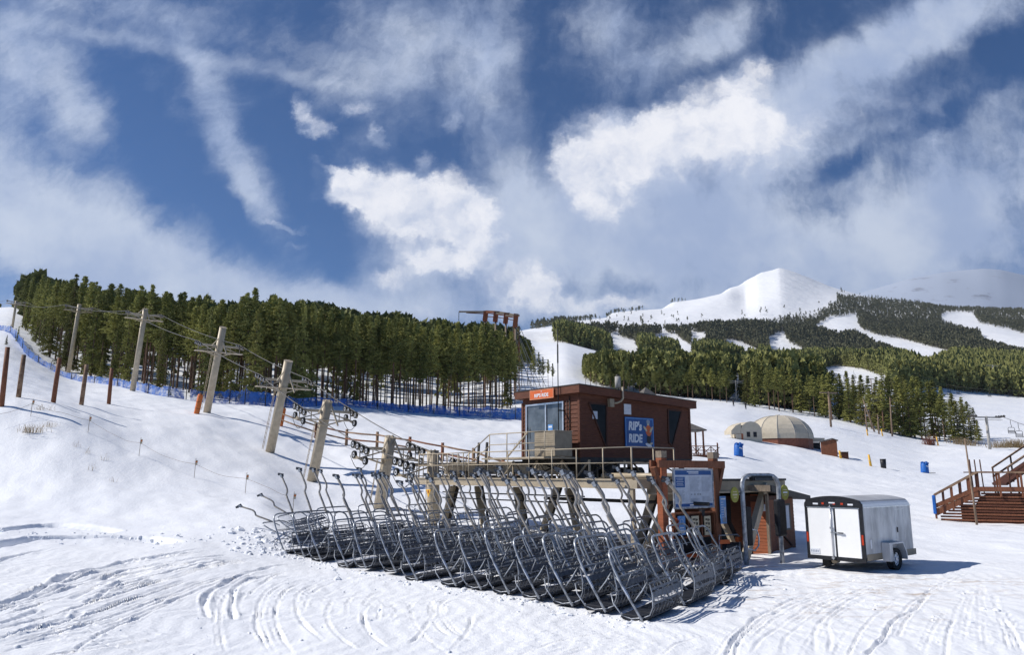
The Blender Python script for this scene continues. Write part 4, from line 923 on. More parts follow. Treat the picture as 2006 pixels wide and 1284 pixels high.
# ------------------------------------------------------------------ parked chairs
def chair_parts(root):
    rg = random.Random(3); Wd = 1.98; h = Wd / 2
    side = [(0, .03), (-.42, .68), (-.60, 1.02), (-.68, 1.22)]
    mb = MB(); pts = [Vector((x, -h, z)) for x, z in side]
    pts += [Vector((-.735, -h + .05, 1.34)), Vector((-.765, -h + .16, 1.40)), Vector((-.775, -h + .32, 1.43)), Vector((-.775, h - .32, 1.43)), Vector((-.765, h - .16, 1.40)), Vector((-.735, h - .05, 1.34))]
    pts += [Vector((x, h, z)) for x, z in reversed(side)]
    mb.tube(pts, .027, galv, 8); mb.build('bail_frame', root)
    mb = MB(); st = [(-.775, 1.43), (-.96, 1.74), (-1.13, 2.00), (-1.17, 2.09), (-1.13, 2.20), (-1.14, 2.29), (-1.20, 2.40), (-1.40, 2.68), (-1.50, 2.82)]
    mb.tube([(x, 0, z) for x, z in st], [.036] * 3 + [.035] * 3 + [.033] * 3, stem_m, 8)
    mb.tube([(-.60, 0, 1.10), (-.775, 0, 1.43)], .02, galv, 6); hg = mb.build('hanger_stem', root)
    mb = MB(); mb.box((-1.54, 0, 2.86), (.24, .085, .075), galv_dark, ry=.15); mb.box((-1.48, .0, 2.81), (.09, .10, .12), galv, ry=-.5); mb.cyl((-1.60, -.06, 2.85), (-1.60, .06, 2.85), .035, galv_dark, 8); mb.build('grip', hg)
    for sg in (-1, 1):
        mb = MB(); y = sg * (h - .07)
        mb.tube([(-.20, y, .40), (-.02, y, .62), (.10, y, .80), (.17, y, .76), (.215, y, .56), (.215, y, .32), (.14, y, .15), (.0, y, .09), (-.28, y, .05), (-.46, y, .09), (-.50, y, .15)], .013, galv, 6)
        mb.build('side_arm', root)
    mb = MB()
    for k, (x, z, hh_) in enumerate([(.13, .78, .035), (.165, .66, .05), (.195, .54, .115), (.225, .38, .045)]):
        mb.box((x, 0, z), (.022, Wd - .26, hh_), slat_m, ry=-.28)
    for j in range(9): 
        y = -h + .16 + j * (Wd - .32) / 8; mb.tube([(.12, y, .80), (.225, y, .42), (.22, y, .28), (.14, y, .11)], .009, slat_m, 5)
    mb.build('backrest', root)
    mb = MB(); n = 4
    for j in range(n):
        w = (Wd - .1) / n; y = -h + .05 + w * (j + .5)
        mb.prism([(-.50, .12), (-.53, .07), (-.46, .015), (.05, .03), (.13, .08), (.12, .14), (-.10, .12), (-.40, .135)], y - w / 2 + .012, y + w / 2 - .012, blackp)
    mb.build('seat_cushion', root, bevel=.012)
    mb = MB()
    mb.tube([(-.47, -h + .04, .10), (-.70, -h + .10, .33), (-.80, -h + .22, .50), (-.80, h - .22, .50), (-.70, h - .1, .33), (-.47, h - .04, .10)], .015, galv, 6)
    mb.tube([(-.80, 0, .5), (-.62, 0, .86)], .014, galv, 5); mb.tube([(-.36, -h + .02, .62), (-.62, -h + .1, .86), (-.62, h - .1, .86), (-.36, h - .02, .62)], .014, galv, 6)
    for j in (-.6, -.2, .2, .6): mb.tube([(-.80, j, .5), (-.93, j, .40)], .013, galv_dark, 5)
    mb.build('safety_bar', root)
    mb = MB()
    for z_ in (.30, .14): mb.tube([(.2, -h + .1, z_), (.2, h - .1, z_)], .014, galv_dark, 5)
    for j in range(5): y = -h + .2 + j * (Wd - .4) / 4; mb.tube([(-.48, y, .04), (-.1, y, .02), (.2, y, .14)], .012, galv_dark, 5)
    mb.build('seat_frame', root)
    mb = MB(); mb.box((-.33, -h - .035, .60), (.012, .075, .24), boardw, ry=-.57); mb.box((-.338, -h - .035, .60), (.012, .06, .10), blue_n, ry=-.57); mb.build('number_tag', root)
Wv = Vector((.50, .866, 0)); crz = math.atan2(-.5, .866)
front = [(563, 1086), (597, 1094), (633, 1103), (688, 1115), (722, 1122), (768, 1130), (815, 1141), (897, 1153), (943, 1161), (992, 1169), (1062, 1183), (1120, 1195), (1192, 1208), (1266, 1221)]
front_g = []
for a, b in front: front_g.append(hit(a, b))
first = None; rc = random.Random(4)
rowname = ['front row', 'second row', 'third row', 'back row']
for r_ in range(4):
    for c_, g in enumerate(front_g):
        p = g + Wv * (1.0 + r_ * 2.13) + Vector((rc.uniform(-.10, .10), rc.uniform(-.08, .08), 0))
        if r_: p += Vector((-.8, .5, 0)) * rc.uniform(-.2, .35)
        if r_ == 3 and c_ in (0,): continue
        p.z = Z(p.x, p.y) + (.02 if r_ == 0 else rc.uniform(0, .05))
        rz = crz + rc.gauss(0, .035); sc = rc.uniform(.97, 1.05)
        lab = 'grey lift chair in the %s, %s from the left end' % (rowname[r_], ORD[c_]) if c_ < 10 else 'grey lift chair in the %s, %s from the sign end' % (rowname[r_], ORD[13 - c_])
        if c_ == 13: lab = 'grey lift chair at the sign end of the %s' % rowname[r_]
        grp = 'chairs parked in the %s' % rowname[r_]
        if first is None:
            first = thing('lift_chair', lab, 'lift chair', p, rz, grp); chair_parts(first)
        else:
            dup(first, p, rz, lab, grp, scale=(sc, sc, sc * rc.uniform(.97, 1.06)), tilt=(rc.gauss(0, .015), rc.gauss(0, .03)))
# one more at the far sign end, bail to the camera
p = on(1420, 22.6); dup(first, p, crz + .25, 'grey lift chair standing apart at the gate end of the parked chairs', 'chairs parked in the back row')

p = on(600, 31.6); q_ = dup(first, p, crz + .35, 'grey lift chair tipped flat at the far left end of the parked chairs', 'chairs parked in the back row', tilt=(0, R(-40))); q_.location.z += .15
p = on(622, 33.6); q_ = dup(first, p, crz + .2, 'grey lift chair tipped over behind the left end of the rows', 'chairs parked in the back row', tilt=(.1, R(-32))); q_.location.z += .1
# clods of ploughed snow
mb = MB(); rc2 = random.Random(21)
def clod(x, y, r_):
    n = 6; z = Z(x, y); vs = [(x, y, z + r_ * .75)]; 
    for k in range(n): a_ = 6.283 * k / n + rc2.uniform(-.3, .3); q = r_ * rc2.uniform(.6, 1.2); vs.append((x + q * math.cos(a_), y + q * math.sin(a_), z + r_ * rc2.uniform(.05, .45)))
    for k in range(n): a_ = 6.283 * k / n + .3; vs.append((x + r_ * 1.1 * math.cos(a_), y + r_ * 1.1 * math.sin(a_), z - .05))
    fs = [(0, 1 + k, 1 + (k + 1) % n) for k in range(n)] + [(1 + k, 7 + k, 7 + (k + 1) % n, 1 + (k + 1) % n) for k in range(n)]
    mb.add(vs, fs, snow, rc2.random() < .5)
for _ in range(150):
    g = on(rc2.gauss(515, 32), rc2.uniform(27.5, 32)); clod(g.x, g.y, abs(rc2.gauss(0, .06)) + .02)
for _ in range(240):
    k = rc2.randrange(13); t_ = rc2.random(); g = front_g[k].lerp(front_g[k + 1], t_); d_ = abs(rc2.gauss(.25, .35)); clod(g.x - .6 * d_ + .2, g.y - .8 * d_ - .15, abs(rc2.gauss(0, .035)) + .015)
for _ in range(110):
    g = on(rc2.uniform(0, 520), rc2.gauss(29.5, .9)); clod(g.x, g.y, abs(rc2.gauss(0, .04)) + .02)
for _ in range(160):
    x_ = rc2.uniform(-9, 12); y_ = rc2.uniform(13, 24); 
    if x_ * .77 + (y_ - 15.3) * .64 < 1.5 or x_ > 6: clod(x_, y_, abs(rc2.gauss(0, .022)) + .01)
tag(mb.build('snow_clods'), 'scattered clods of ploughed snow in front of the parked chairs', 'snow', kind='stuff')

# ------------------------------------------------------------------ terminal platform and cabin
O = Vector((4.0, 26.0, 0)); TRZ = math.atan2(-.78, .63)
def rf(px, py, s=5.2):      # a point on the cabin's right-hand face
    u, v = uv(px, py); X0 = O.x - .6283 * s; Y0 = O.y + .7779 * s
    m = (Y0 * u - X0) / (.7779 - .6283 * u); return m, EYE + v * (Y0 + .6283 * m)
def lf(px, py, m=2.65):     # a point on the cabin's left-hand face
    u, v = uv(px, py); X0 = O.x + .7779 * m; Y0 = O.y + .6283 * m
    s = (X0 - Y0 * u) / (.6283 + .7779 * u); return s, EYE + v * (Y0 + .7779 * s)
DZ = 2.80; zc = 3.65
plat = thing('lift_terminal', 'tan steel lift terminal platform with railing, raised on slanted legs', 'lift terminal', O, TRZ)
def P3(s, m, z): return Vector((-s, m, z))
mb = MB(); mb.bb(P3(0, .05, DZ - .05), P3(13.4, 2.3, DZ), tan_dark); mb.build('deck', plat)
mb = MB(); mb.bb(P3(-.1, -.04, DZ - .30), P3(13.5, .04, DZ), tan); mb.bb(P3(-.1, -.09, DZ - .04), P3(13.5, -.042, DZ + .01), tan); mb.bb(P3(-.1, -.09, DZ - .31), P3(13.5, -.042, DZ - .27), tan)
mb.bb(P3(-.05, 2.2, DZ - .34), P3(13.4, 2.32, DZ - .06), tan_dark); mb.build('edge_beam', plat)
def rail_run(name, a, b, z, n, parent, hgt=1.07, r=.024, mid=(.55,), m=tan):
    mb = MB(); a = Vector(a); b = Vector(b)
    for t_ in mid: mb.tube([a + Vector((0, 0, z + t_)), b + Vector((0, 0, z + t_))], r * .9, m, 6)
    mb.tube([a + Vector((0, 0, z + hgt)), b + Vector((0, 0, z + hgt))], r, m, 6)
    for k in range(n + 1):
        p = a.lerp(b, k / n); mb.tube([p + Vector((0, 0, z - .1)), p + Vector((0, 0, z + hgt))], r, m, 6)
    return mb.build(name, parent)
rail_run('railing', P3(0, 0, 0), P3(9.3, 0, 0), DZ, 7, plat); rail_run('railing', P3(0, 0.02, 0), P3(0, 2.2, 0), DZ, 2, plat)
mb = MB()
for k, s_ in enumerate(np.arange(4.4, 9.4, .8)):
    for m_ in (2.36, 4.4, 6.6): 
        if m_ > 2.4 and s_ > 8.6: continue
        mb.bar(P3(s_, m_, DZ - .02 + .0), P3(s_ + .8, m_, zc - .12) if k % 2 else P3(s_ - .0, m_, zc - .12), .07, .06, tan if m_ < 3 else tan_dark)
    if k % 2 == 0: mb.bar(P3(s_, 2.38, zc - .14), P3(s_ + .8, 2.38, DZ), .06, .06, tan_dark)
for m_ in (2.5, 4.4, 6.6, 9.6): mb.bb(P3(5.0, m_ - .06, zc - .13), P3(9.2, m_ + .06, zc - .225), darkst)
for m_ in (2.5, 5.5, 8.0): mb.bb(P3(4.4, m_ - .07, DZ - .16), P3(9.6, m_ + .07, DZ - .01), tan_dark)
mb.build('truss', plat)
rail_run('railing', P3(9.32, 0.0, 0), P3(13.3, 0, 0), DZ, 10, plat); rail_run('railing', P3(13.3, .03, 0), P3(13.3, 2.3, 0), DZ, 3, plat)
# steps up to the cabin door and its landing
mb = MB(); mb.bb(P3(5.3, .75, zc - .07), P3(9.4, 2.6, zc), tan); 
for k in range(4): mb.bb(P3(9.5 + k * .28, 1.0, zc - .2 - k * .2), P3(9.75 + k * .28, 1.9, zc - .24 - k * .2), tan_dark)
mb.build('landing', plat)
rail_run('railing', P3(5.3, .8, 0), P3(8.9, .8, 0), zc, 3, plat, 1.0); 
mb = MB(); mb.tube([P3(8.9, .8, zc + 1.0), P3(10.6, .8, DZ + .95), P3(10.7, .8, DZ)], .024, tan, 6); mb.tube([P3(8.9, .8, zc + .5), P3(10.6, .8, DZ + .5)], .02, tan, 6)
mb.build('stair_rail', plat)
mb = MB(); mb.bar(P3(7.6, .75, zc + .02), P3(6.3, .75, zc + .98), .05, .05, tan); mb.build('rail_brace', plat)
for q_ in (9.6, 10.2): mb = MB(); mb.bar(P3(q_ + .15, 1.2, DZ), P3(q_, 1.2, DZ + 1.55), .06, .12, darkst); mb.build('upright_bar', plat)
# machinery carrier beams and legs
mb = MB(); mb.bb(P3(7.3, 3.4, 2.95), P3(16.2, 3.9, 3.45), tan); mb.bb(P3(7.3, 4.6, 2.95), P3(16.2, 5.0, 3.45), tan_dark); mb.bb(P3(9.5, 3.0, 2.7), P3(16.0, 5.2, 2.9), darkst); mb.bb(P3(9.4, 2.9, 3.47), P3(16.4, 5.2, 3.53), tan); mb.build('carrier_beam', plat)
for s_ in (9.8, 10.7, 11.6, 12.5, 13.4):
    mb = MB(); mb.wheel(P3(s_, 2.75, 2.95), (0, 1, 0), .19, .12, rubber, chrome); mb.build('sheave_wheel', plat)
mb = MB(); mb.bb(P3(-.5, .6, 2.36), P3(-.1, 8.3, 2.72), tan_dark); mb.bb(P3(-.56, .6, 2.722), P3(-.04, 8.3, 2.80), darkst); mb.bb(P3(-.58, .6, 2.30), P3(-.02, 8.3, 2.357), tan); mb.bb(P3(-.3, -.1, 2.5), P3(.25, .6, 2.78), tan); mb.build('end_beam', plat)
mb = MB(); mb.bb(P3(1.0, 3.1, 2.42), P3(6.8, 3.5, 2.75), tan); mb.cyl(P3(.2, 3.2, 2.9), P3(4.5, 3.2, 2.9), .11, tan, 12); mb.cyl(P3(.4, 3.9, 2.95), P3(3.6, 3.9, 2.95), .05, chrome, 10); mb.build('drive_shaft_housing', plat)
def leg(a, b, w=.30, m1=tan, name='leg'):
    mb = MB(); a = Vector(a); b = Vector(b); mb.bar(a, b, w, .10, m1)
    mb.bar(a + Vector((.0, w / 2 + .02, 0)), b + Vector((.0, w / 2 + .02, 0)), .03, w * 1.1, darkst); mb.build(name, plat)
for a, b in [((12.2, 1.2), (12.9, 1.0)), ((10.4, 1.3), (9.4, 1.1)), ((7.8, 1.4), (6.9, 1.2)), ((4.6, 1.4), (3.6, 1.2)), ((9.0, 4.8), (10.2, 4.9)), ((3.0, 4.6), (4.2, 4.8)), ((.2, 2.3), (1.9, 2.5)), ((1.2, 5.6), (.0, 5.8))]:
    p0 = O + LD * b[0] + MD * b[1]; leg(P3(a[0], a[1], 2.42), P3(b[0], b[1], Z(p0.x, p0.y) - .1), .34)
mb = MB(); p0 = on(1457, 27.6); inv = Matrix.Rotation(-TRZ, 3, 'Z'); e = inv @ (at(1499, 952, 30.0) - O); f_ = inv @ (p0 - O); f_.z = p0.z - .1
mb.bar(e, f_, .20, .34, tan); mb.build('end_strut', plat)
mb = MB(); gz = Z(O.x, O.y); mb.bb(P3(-.08, -.06, gz - .2), P3(.08, .06, DZ - .31), tan); mb.box(P3(-.05, -.02, 1.2), (.35, .04, .02), tan); mb.build('post', plat)
mb = MB(); 
for zz_ in (1.9, 2.15): mb.tube([P3(3.2, .9, zz_), P3(12.6, .9, zz_)], .03, darkst, 6)
mb.tube([P3(-2.0, 1.4, 2.02), P3(6.0, 1.4, 2.02)], .07, darkst, 6)
mb.build('pipe_brace', plat)
mb = MB()
for s_, m_ in [(5.4, 2.9), (5.4, 5.0), (5.4, 7.2), (5.4, 9.3), (8.6, 2.9), (8.6, 9.3)]: mb = MB(); mb.bb(P3(s_ - .09, m_ - .09, DZ), P3(s_ + .09, m_ + .09, zc), darkst); mb.build('support_post', plat)
mb = MB()
for (a, b) in [(2.9, 5.0), (7.2, 9.3)]:
    mb = MB(); mb.tube([P3(5.35, a, DZ + .05), P3(5.35, b, zc - .05)], .035, darkst, 5); mb.tube([P3(5.35, a, zc - .05), P3(5.35, b, DZ + .05)], .035, darkst, 5); mb.build('cross_brace', plat)
mb = MB(); mb.tube([P3(5.4, 2.75, DZ), P3(8.6, 2.75, zc)], .04, darkst, 5); mb.tube([P3(8.6, 2.75, DZ), P3(5.4, 2.75, zc)], .04, darkst, 5)
mb.build('cross_brace', plat)
mb = MB(); mb.bb(P3(6.0, 4.2, 2.81), P3(8.2, 5.8, 3.4), darkst); mb.cyl(P3(5.7, 4.9, 3.1), P3(6.0, 4.9, 3.1), .38, black, 18); mb.cyl(P3(6.2, 7.4, 3.0), P3(8.0, 7.4, 3.0), .28, darkst, 14); mb.build('drive_unit', plat)
# yellow triangle plate on the platform ladder
mb = MB(); mb.add([P3(12.45, -.12, 2.28), P3(12.05, -.12, 2.28), P3(12.25, -.12, 1.93), P3(12.45, -.10, 2.28), P3(12.05, -.10, 2.28), P3(12.25, -.10, 1.93)], [(0, 1, 2), (5, 4, 3), (0, 3, 4, 1), (1, 4, 5, 2), (2, 5, 3, 0)], yellow); mb.bb(P3(12.28, -.135, 2.12), P3(12.22, -.122, 2.24), red_l); mb.build('warning_plate', plat)
mb = MB()
for e_ in (11.9, 12.5): mb.tube([P3(e_, -.08, .5), P3(e_, -.08, DZ)], .02, tan, 5)
for k in range(8): mb.tube([P3(11.9, -.08, .75 + k * .27), P3(12.5, -.08, .75 + k * .27)], .015, tan, 4)
mb.build('ladder', plat)

cab = thing('operator_cabin', 'dark brown boarded lift cabin with flat roof and glass sliding door', 'cabin', O, TRZ)
S0, S1, M0, M1 = 5.2, 8.84, 2.65, 9.75; ZT0, ZT1 = 6.38, 6.10
doorA = lf(1030, 800); doorB = lf(1100, 790)
mb = MB()
# boarded walls: right-hand face around the two windows is boarded whole; window casings stand proud
def wallpl(mb, a, b, z0, z1, n): mb.planks(a, b, z0, z1, brown, .18, .034, n)
wallpl(mb, (-S0, M0), (-S0, M1), zc, ZT1 - .02, (1, 0))
mb.bb(P3(S0 + .02, M0 + .02, zc), P3(S1 - .02, M1 - .02, 6.05), brown_d)
ds0, ds1 = 6.15, 8.55
wallpl(mb, (-ds0, M0), (-S0, M0), zc, 6.3, (0, -1)); wallpl(mb, (-S1, M0), (-ds1, M0), zc, 6.3, (0, -1)); wallpl(mb, (-ds1, M0), (-ds0, M0), 6.02, 6.3, (0, -1))
wallpl(mb, (-S1, M1), (-S1, M0), zc, 6.05, (-1, 0))
mb.prism([(M0, 6.04), (M1, 6.04), (M1, ZT1), (M0, ZT0)], -S1, -S0 - .001, brown, 'x')
mb.build('wall', cab)
mb = MB()
for (s_, m_) in ((S0, M0), (S1, M0), (S0, M1)): mb.bb(P3(s_ - .045, m_ - .05, zc - .02), P3(s_ + .075, m_ + .07, 6.1), brown)
mb.bb(P3(S0 - .04, M0 - .04, zc - .22), P3(S1 + .04, M1 + .03, zc - .001), darkst); mb.build('corner_board', cab)
mb = MB(); ov = .28
def roofz(m_): return 6.36 + (6.10 - 6.36) * (m_ - M0) / (M1 - M0)
a0, a1 = M0 - ov, M1 + .25
mb.prism([(a0, roofz(a0) - .10), (a1, roofz(a1) - .10), (a1, roofz(a1) + .24), (a0, roofz(a0) + .24)], -(S1 + ov), -(S0 - ov), brown, 'x'); rfo = mb.build('roof', cab)
mb = MB(); mb.prism([(a0 - .02, roofz(a0) + .22), (a1 + .02, roofz(a1) + .22), (a1 + .02, roofz(a1) + .262), (a0 - .02, roofz(a0) + .262)], -(S1 + ov + .02), -(S0 - ov - .02), darkst, 'x'); mb.build('roof_edging', rfo)
mb = MB(); mb.prism([(a0 + .25, roofz(a0) + .263), (a1 - .2, roofz(a1) + .263), (a1 - .3, roofz(a1) + .31), (a0 + .4, roofz(a0) + .32)], -(S1 - .1), -(S0 + .1), snow, 'x'); mb.build('roof_snow', rfo)
# sliding door
mb = MB(); zt = 6.0; y_ = M0 - .03
for e_ in (ds0, ds1): mb.bb(P3(e_ - .04, y_ - .05, zc), P3(e_ + .04, y_ + .06, zt), chrome)
mb.bb(P3(ds0 + .04, y_ - .05, zt - .07), P3(ds1 - .04, y_ + .06, zt), chrome); mb.bb(P3(ds0 + .04, y_ - .05, zc), P3(ds1 - .04, y_ + .06, zc + .07), chrome); mid = (ds0 + ds1) / 2 - .1
mb.bb(P3(mid - .035, y_ - .05, zc + .07), P3(mid + .035, y_ + .06, zt - .07), chrome); door = mb.build('sliding_door', cab)
for a, b in ((ds0 + .04, mid - .035), (mid + .035, ds1 - .04)):
    mb = MB(); mb.bb(P3(a, y_ + .0, zc + .07), P3(b, y_ + .02, zt - .07), glass2); mb.build('door_glass', door)
mb = MB(); mb.bb(P3(ds1 - .16, y_ - .09, 4.5), P3(ds1 - .12, y_ - .055, 5.0), black); mb.build('handle', door)
mb = MB(); mb.bb(P3(mid - .42, y_ - .012, 4.78), P3(mid - .12, y_ - .004, 5.06), blue_n); mb.bb(P3(mid - .38, y_ - .016, 4.92), P3(mid - .16, y_ - .0125, 5.0), white_s); mb.build('door_notice', cab); mb = MB(); mb.bb(P3(ds0 + .5, y_ - .012, 4.72), P3(ds0 + .32, y_ - .004, 4.80), white_s); mb.build('door_notice', cab)
# slanted windows on the right-hand face
def win(pts, name='window'):
    q_ = [rf(a, b) for a, b in pts]; x0 = -S0
    fr = MB(); n = len(q_); cx_ = sum(p[0] for p in q_) / n; cz_ = sum(p[1] for p in q_) / n
    for k in range(n):
        a, b = q_[k], q_[(k + 1) % n]; fr.bar((x0 + .035, a[0], a[1]), (x0 + .035, b[0], b[1]), .07, .055, brown_d, upv=(1, 0, 0))
    w = fr.build(name, cab); g_ = MB(); g_.prism([(p[0], p[1]) for p in q_], x0 + .022, x0 + .034, glass, 'x'); g_.build('pane', w); return q_
win([(1152, 790), (1187, 793), (1187, 879), (1180, 862)]); win([(1307, 803), (1334, 806), (1316, 874), (1309, 868)])
q_ = rf(1166, 812); mb = MB(); mb.bb((-S0 + .0345, q_[0] - .2, q_[1] - .2), (-S0 + .038, q_[0] + .1, q_[1] + .12), boardw); mb.build('window_notice', cab)
a = rf(1221, 792); b = rf(1235, 813); mb = MB(); mb.bb((-S0 + .02, a[0], b[1]), (-S0 + .05, b[0], a[1]), white_s)
for k in range(7): zz_ = b[1] + (a[1] - b[1]) * (k + .5) / 7; mb.bb((-S0 + .051, a[0] + .03, zz_ - .012), (-S0 + .056, b[0] - .03, zz_ + .012), boardw)
mb.build('vent', cab)
a = rf(1209, 770); mb = MB(); px_, zz_ = a[0], roofz(a[0]) + .24
mb.cyl((-S0 + .05, px_, zz_ + .12), (-S0 + .05, px_, zz_ + .62), .12, concrete, 14); mb.cyl((-S0 + .05, px_, zz_ + .62), (-S0 + .05, px_, zz_ + .70), .07, darkst, 10)
e2 = rf(1195, 790); mb.tube([(-S0 + .33, px_, zz_ + .14), (-S0 + .33, px_, zz_ - .35), (-S0 + .28, px_ - .08, zz_ - .48), (-S0 + .18, px_ - .22, zz_ - .55), (-S0 + .1, e2[0] + .1, zz_ - .56)], .045, tan, 8)
mb.box((-S0 + .1, e2[0] - .05, zz_ - .56), (.16, .26, .34), tan_dark); mb.build('stove_pipe', cab)
a = lf(1107, 870); mb = MB(); mb.tube([(-a[0], M0 - .36, 4.4), (-a[0], M0 - .36, 9.05)], .022, black, 6); mb.tube([(-a[0] , M0 - .36, 7.6), (-a[0], M0 - .36, 8.4)], .034, black, 6); mb.box((-a[0], M0 - .2, 5.6), (.05, .32, .05), darkst); mb.build('antenna', cab)
mb = MB(); mb.tube([(-S0 - .55, M0 - .05, 4.5), (-S0 - .55, M0 - .05, 6.2)], .02, darkst, 5); mb.tube([(-S0 - .72, M0 - .05, 4.5), (-S0 - .72, M0 - .05, 6.0)], .014, darkst, 5); mb.build('conduit', cab)
ac = thing('metal_cabinet', 'tan metal equipment cabinet on the landing before the cabin door', 'cabinet', O + LD * 5.85 + MD * 1.75 + Vector((0, 0, zc)), TRZ)
mb = MB(); mb.box((0, 0, .52), (1.25, .95, 1.0), tan_dark); mb.build('body', ac, bevel=.01)
mb = MB(); mb.box((-.63, 0, .52), (.02, .9, .94), tan); mb.box((0, 0, 1.035), (1.3, 1.0, .03), tan); mb.build('door_panel', ac)
mb = MB()
for k in range(9): mb.box((0, -.48, .14 + k * .09), (1.1, .012, .02), tan)
mb.build('louvre', ac)

# blue name board
a = rf(1221, 816); b = rf(1279, 877); w_, h_ = b[0] - a[0], a[1] - rf(1221, 877)[1]; cxm, czm = (a[0] + b[0]) / 2, a[1] - h_ / 2 - .02
bs = thing('name_sign', "blue board lettered RIP's RIDE with a figure, on the brown cabin", 'sign', O + inv.inverted() @ Vector((-S0 + .07, cxm, czm)), TRZ)
mb = MB(); mb.box((0, 0, 0), (.03, w_, h_), blue_s); mb.build('board', bs)
mb = MB(); lw_ = .035
for sg in (-1, 1): mb.box((.018, 0, sg * (h_ / 2 - .05)), (.008, w_ - .08, lw_), blue_n); mb.box((.018, sg * (w_ / 2 - .05), 0), (.008, lw_, h_ - .1 - lw_ - .005), blue_n)
mb.build('border', bs)
rot_r = (math.pi / 2, 0, math.pi / 2)
put_text(bs, "RIP's", h_ * .38, white_s, (.018, -w_ * .16, h_ * .2), rot_r, bold=.022, shear=.12, sx_=.86)
put_text(bs, "RIDE", h_ * .36, white_s, (.018, -w_ * .16, -h_ * .2), rot_r, bold=.022, shear=.12, sx_=.86)
mb = MB()   # small generic figure of a snow rider
def disc(y, z, ry, rz_, m, ang=0.0, x=.019, n=18):
    vs = [(x, y + ry * math.cos(t_) * math.cos(ang) - rz_ * math.sin(t_) * math.sin(ang), z + ry * math.cos(t_) * math.sin(ang) + rz_ * math.sin(t_) * math.cos(ang)) for t_ in np.linspace(0, 6.283, n, endpoint=False)]
    mb.add(vs, [tuple(range(n))], m)
fx = w_ * .30
disc(fx, h_ * .31, .08, .10, cream, x=.020); disc(fx, h_ * .375, .12, .09, ink, x=.022); disc(fx + .02, h_ * .08, .20, .24, orange_s, .2, x=.021); disc(fx + .20, h_ * .12, .17, .06, cream, .9, x=.023); disc(fx - .2, h_ * .14, .16, .055, cream, -.8, x=.023)
disc(fx + .03, -h_ * .18, .14, .26, blue_n if 0 else black, -.1, x=.020); disc(fx, -h_ * .40, .22, .07, white_s, -.3, x=.024); disc(fx + .13, -h_ * .36, .15, .05, cream, .4, x=.0235); mb.build('figure', bs)
# small orange sign on the roof edge
a = lf(1049, 770); b = lf(1096, 764)
s_m = (a[0] + b[0]) / 2; sw = abs(a[0] - b[0])
osn = thing('small_sign', "small orange sign reading RIP'S RIDE on the cabin roof edge", 'sign', O + inv.inverted() @ Vector((-s_m, M0 - ov - .05, 6.36)), TRZ)
mb = MB(); mb.box((0, 0, 0), (sw, .03, .42), orange_s); mb.build('board', osn)
mb = MB()
for sg in (-1, 1): mb.box((0, -.018, sg * .19), (sw - .04, .006, .012), cream); mb.box((sg * (sw / 2 - .02), -.018, 0), (.012, .006, .365), cream)
mb.box((0, -.018, .12), (.03, .006, .06), white_s); mb.build('border', osn)
put_text(osn, "RIP'S RIDE", .21, white_s, (0, -.018, -.05), (math.pi / 2, 0, 0), bold=.006)
# ------------------------------------------------------------------ timber sign stand
pl_ = on(1303, 25.0); pr_ = on(1406, 26.6); ax = (pr_ - pl_); ax.z = 0; wS = ax.length; srz = math.atan2(ax.y, ax.x)
st = thing('sign_stand', 'red brown timber stand of two posts and a crossbeam before the lift', 'sign stand', Vector((pl_.x, pl_.y, (pl_.z + pr_.z) / 2)), srz)
zt_ = 3 - 3 + EYE + uv(1300, 884)[1] * 25 - st.location.z; zb_ = zt_ - .42
for x_ in (0, wS):
    mb = MB(); mb.box((x_, 0, (zt_ - .22 - .4) / 2), (.26, .26, zt_ - .22 + .4), orange_w if x_ == 0 else brown2); po = mb.build('post', st, bevel=.02)  # left post brighter: its sunlit look is put into the timber colour
    mb = MB(); mb.box((x_, 0, zt_ - .11), (.252, .252, .22), greywood); mb.build('weathered_top', po)
mb = MB(); mb.box((wS / 2 + .02, -.17, zb_), (wS + .72, .10, .24), brown2); mb.box((wS / 2 + .02, .17, zb_), (wS + .72, .10, .24), brown2); mb.build('crossbeam', st, bevel=.01)
for sg, x_ in ((-1, 0), (1, wS)):
    mb = MB(); mb.bar((x_ + sg * .12, -.02, zb_ - .85), (x_ + sg * .42, -.02, zb_ - .1), .18, .14, brown2); mb.build('brace', st)
def brd(px0, py0, px1, py1): # picture rectangle to stand coordinates
    def f(px, py):
        u, v = uv(px, py); c_, s_ = math.cos(srz), math.sin(srz); t_ = (u * pl_.y - pl_.x) / (c_ - u * s_); return t_, EYE + v * (pl_.y + s_ * t_) - st.location.z
    a = f(px0, py0); b = f(px1, py1); c = f(px0, py1); return (a[0] + b[0]) / 2, (a[1] + c[1]) / 2, b[0] - a[0], a[1] - c[1]
IM = Matrix.Rotation(srz, 3, 'Z')
def bthing(name, lab, cat, cx_, cz_, y=-.1): return thing(name, lab, cat, st.location + IM @ Vector((cx_, y, cz_)), srz)
bx, bz, bw, bh = brd(1314, 921, 1392, 996)
bo = bthing('notice_board', 'large white and blue printed notice board hung between the timber posts', 'notice board', bx, bz)
mb = MB(); mb.box((0, 0, 0), (bw, .04, bh), boardw); mb.build('panel', bo)
mb = MB()
for sg in (-1, 1): mb.box((0, -.012, sg * (bh / 2 + .02)), (bw + .08, .06, .04), galv); mb.box((sg * (bw / 2 + .02), -.012, 0), (.04, .06, bh - .001), galv)
mb.build('frame', bo)
mb = MB(); mb.box((0, -.025, bh * .42), (bw * .94, .006, bh * .12), blue_s); mb.box((-bw * .35, -.025, bh * .17), (bw * .24, .006, bh * .28), blue_s); mb.box((0, -.025, -bh * .44), (bw * .96, .006, bh * .08), blue_s)
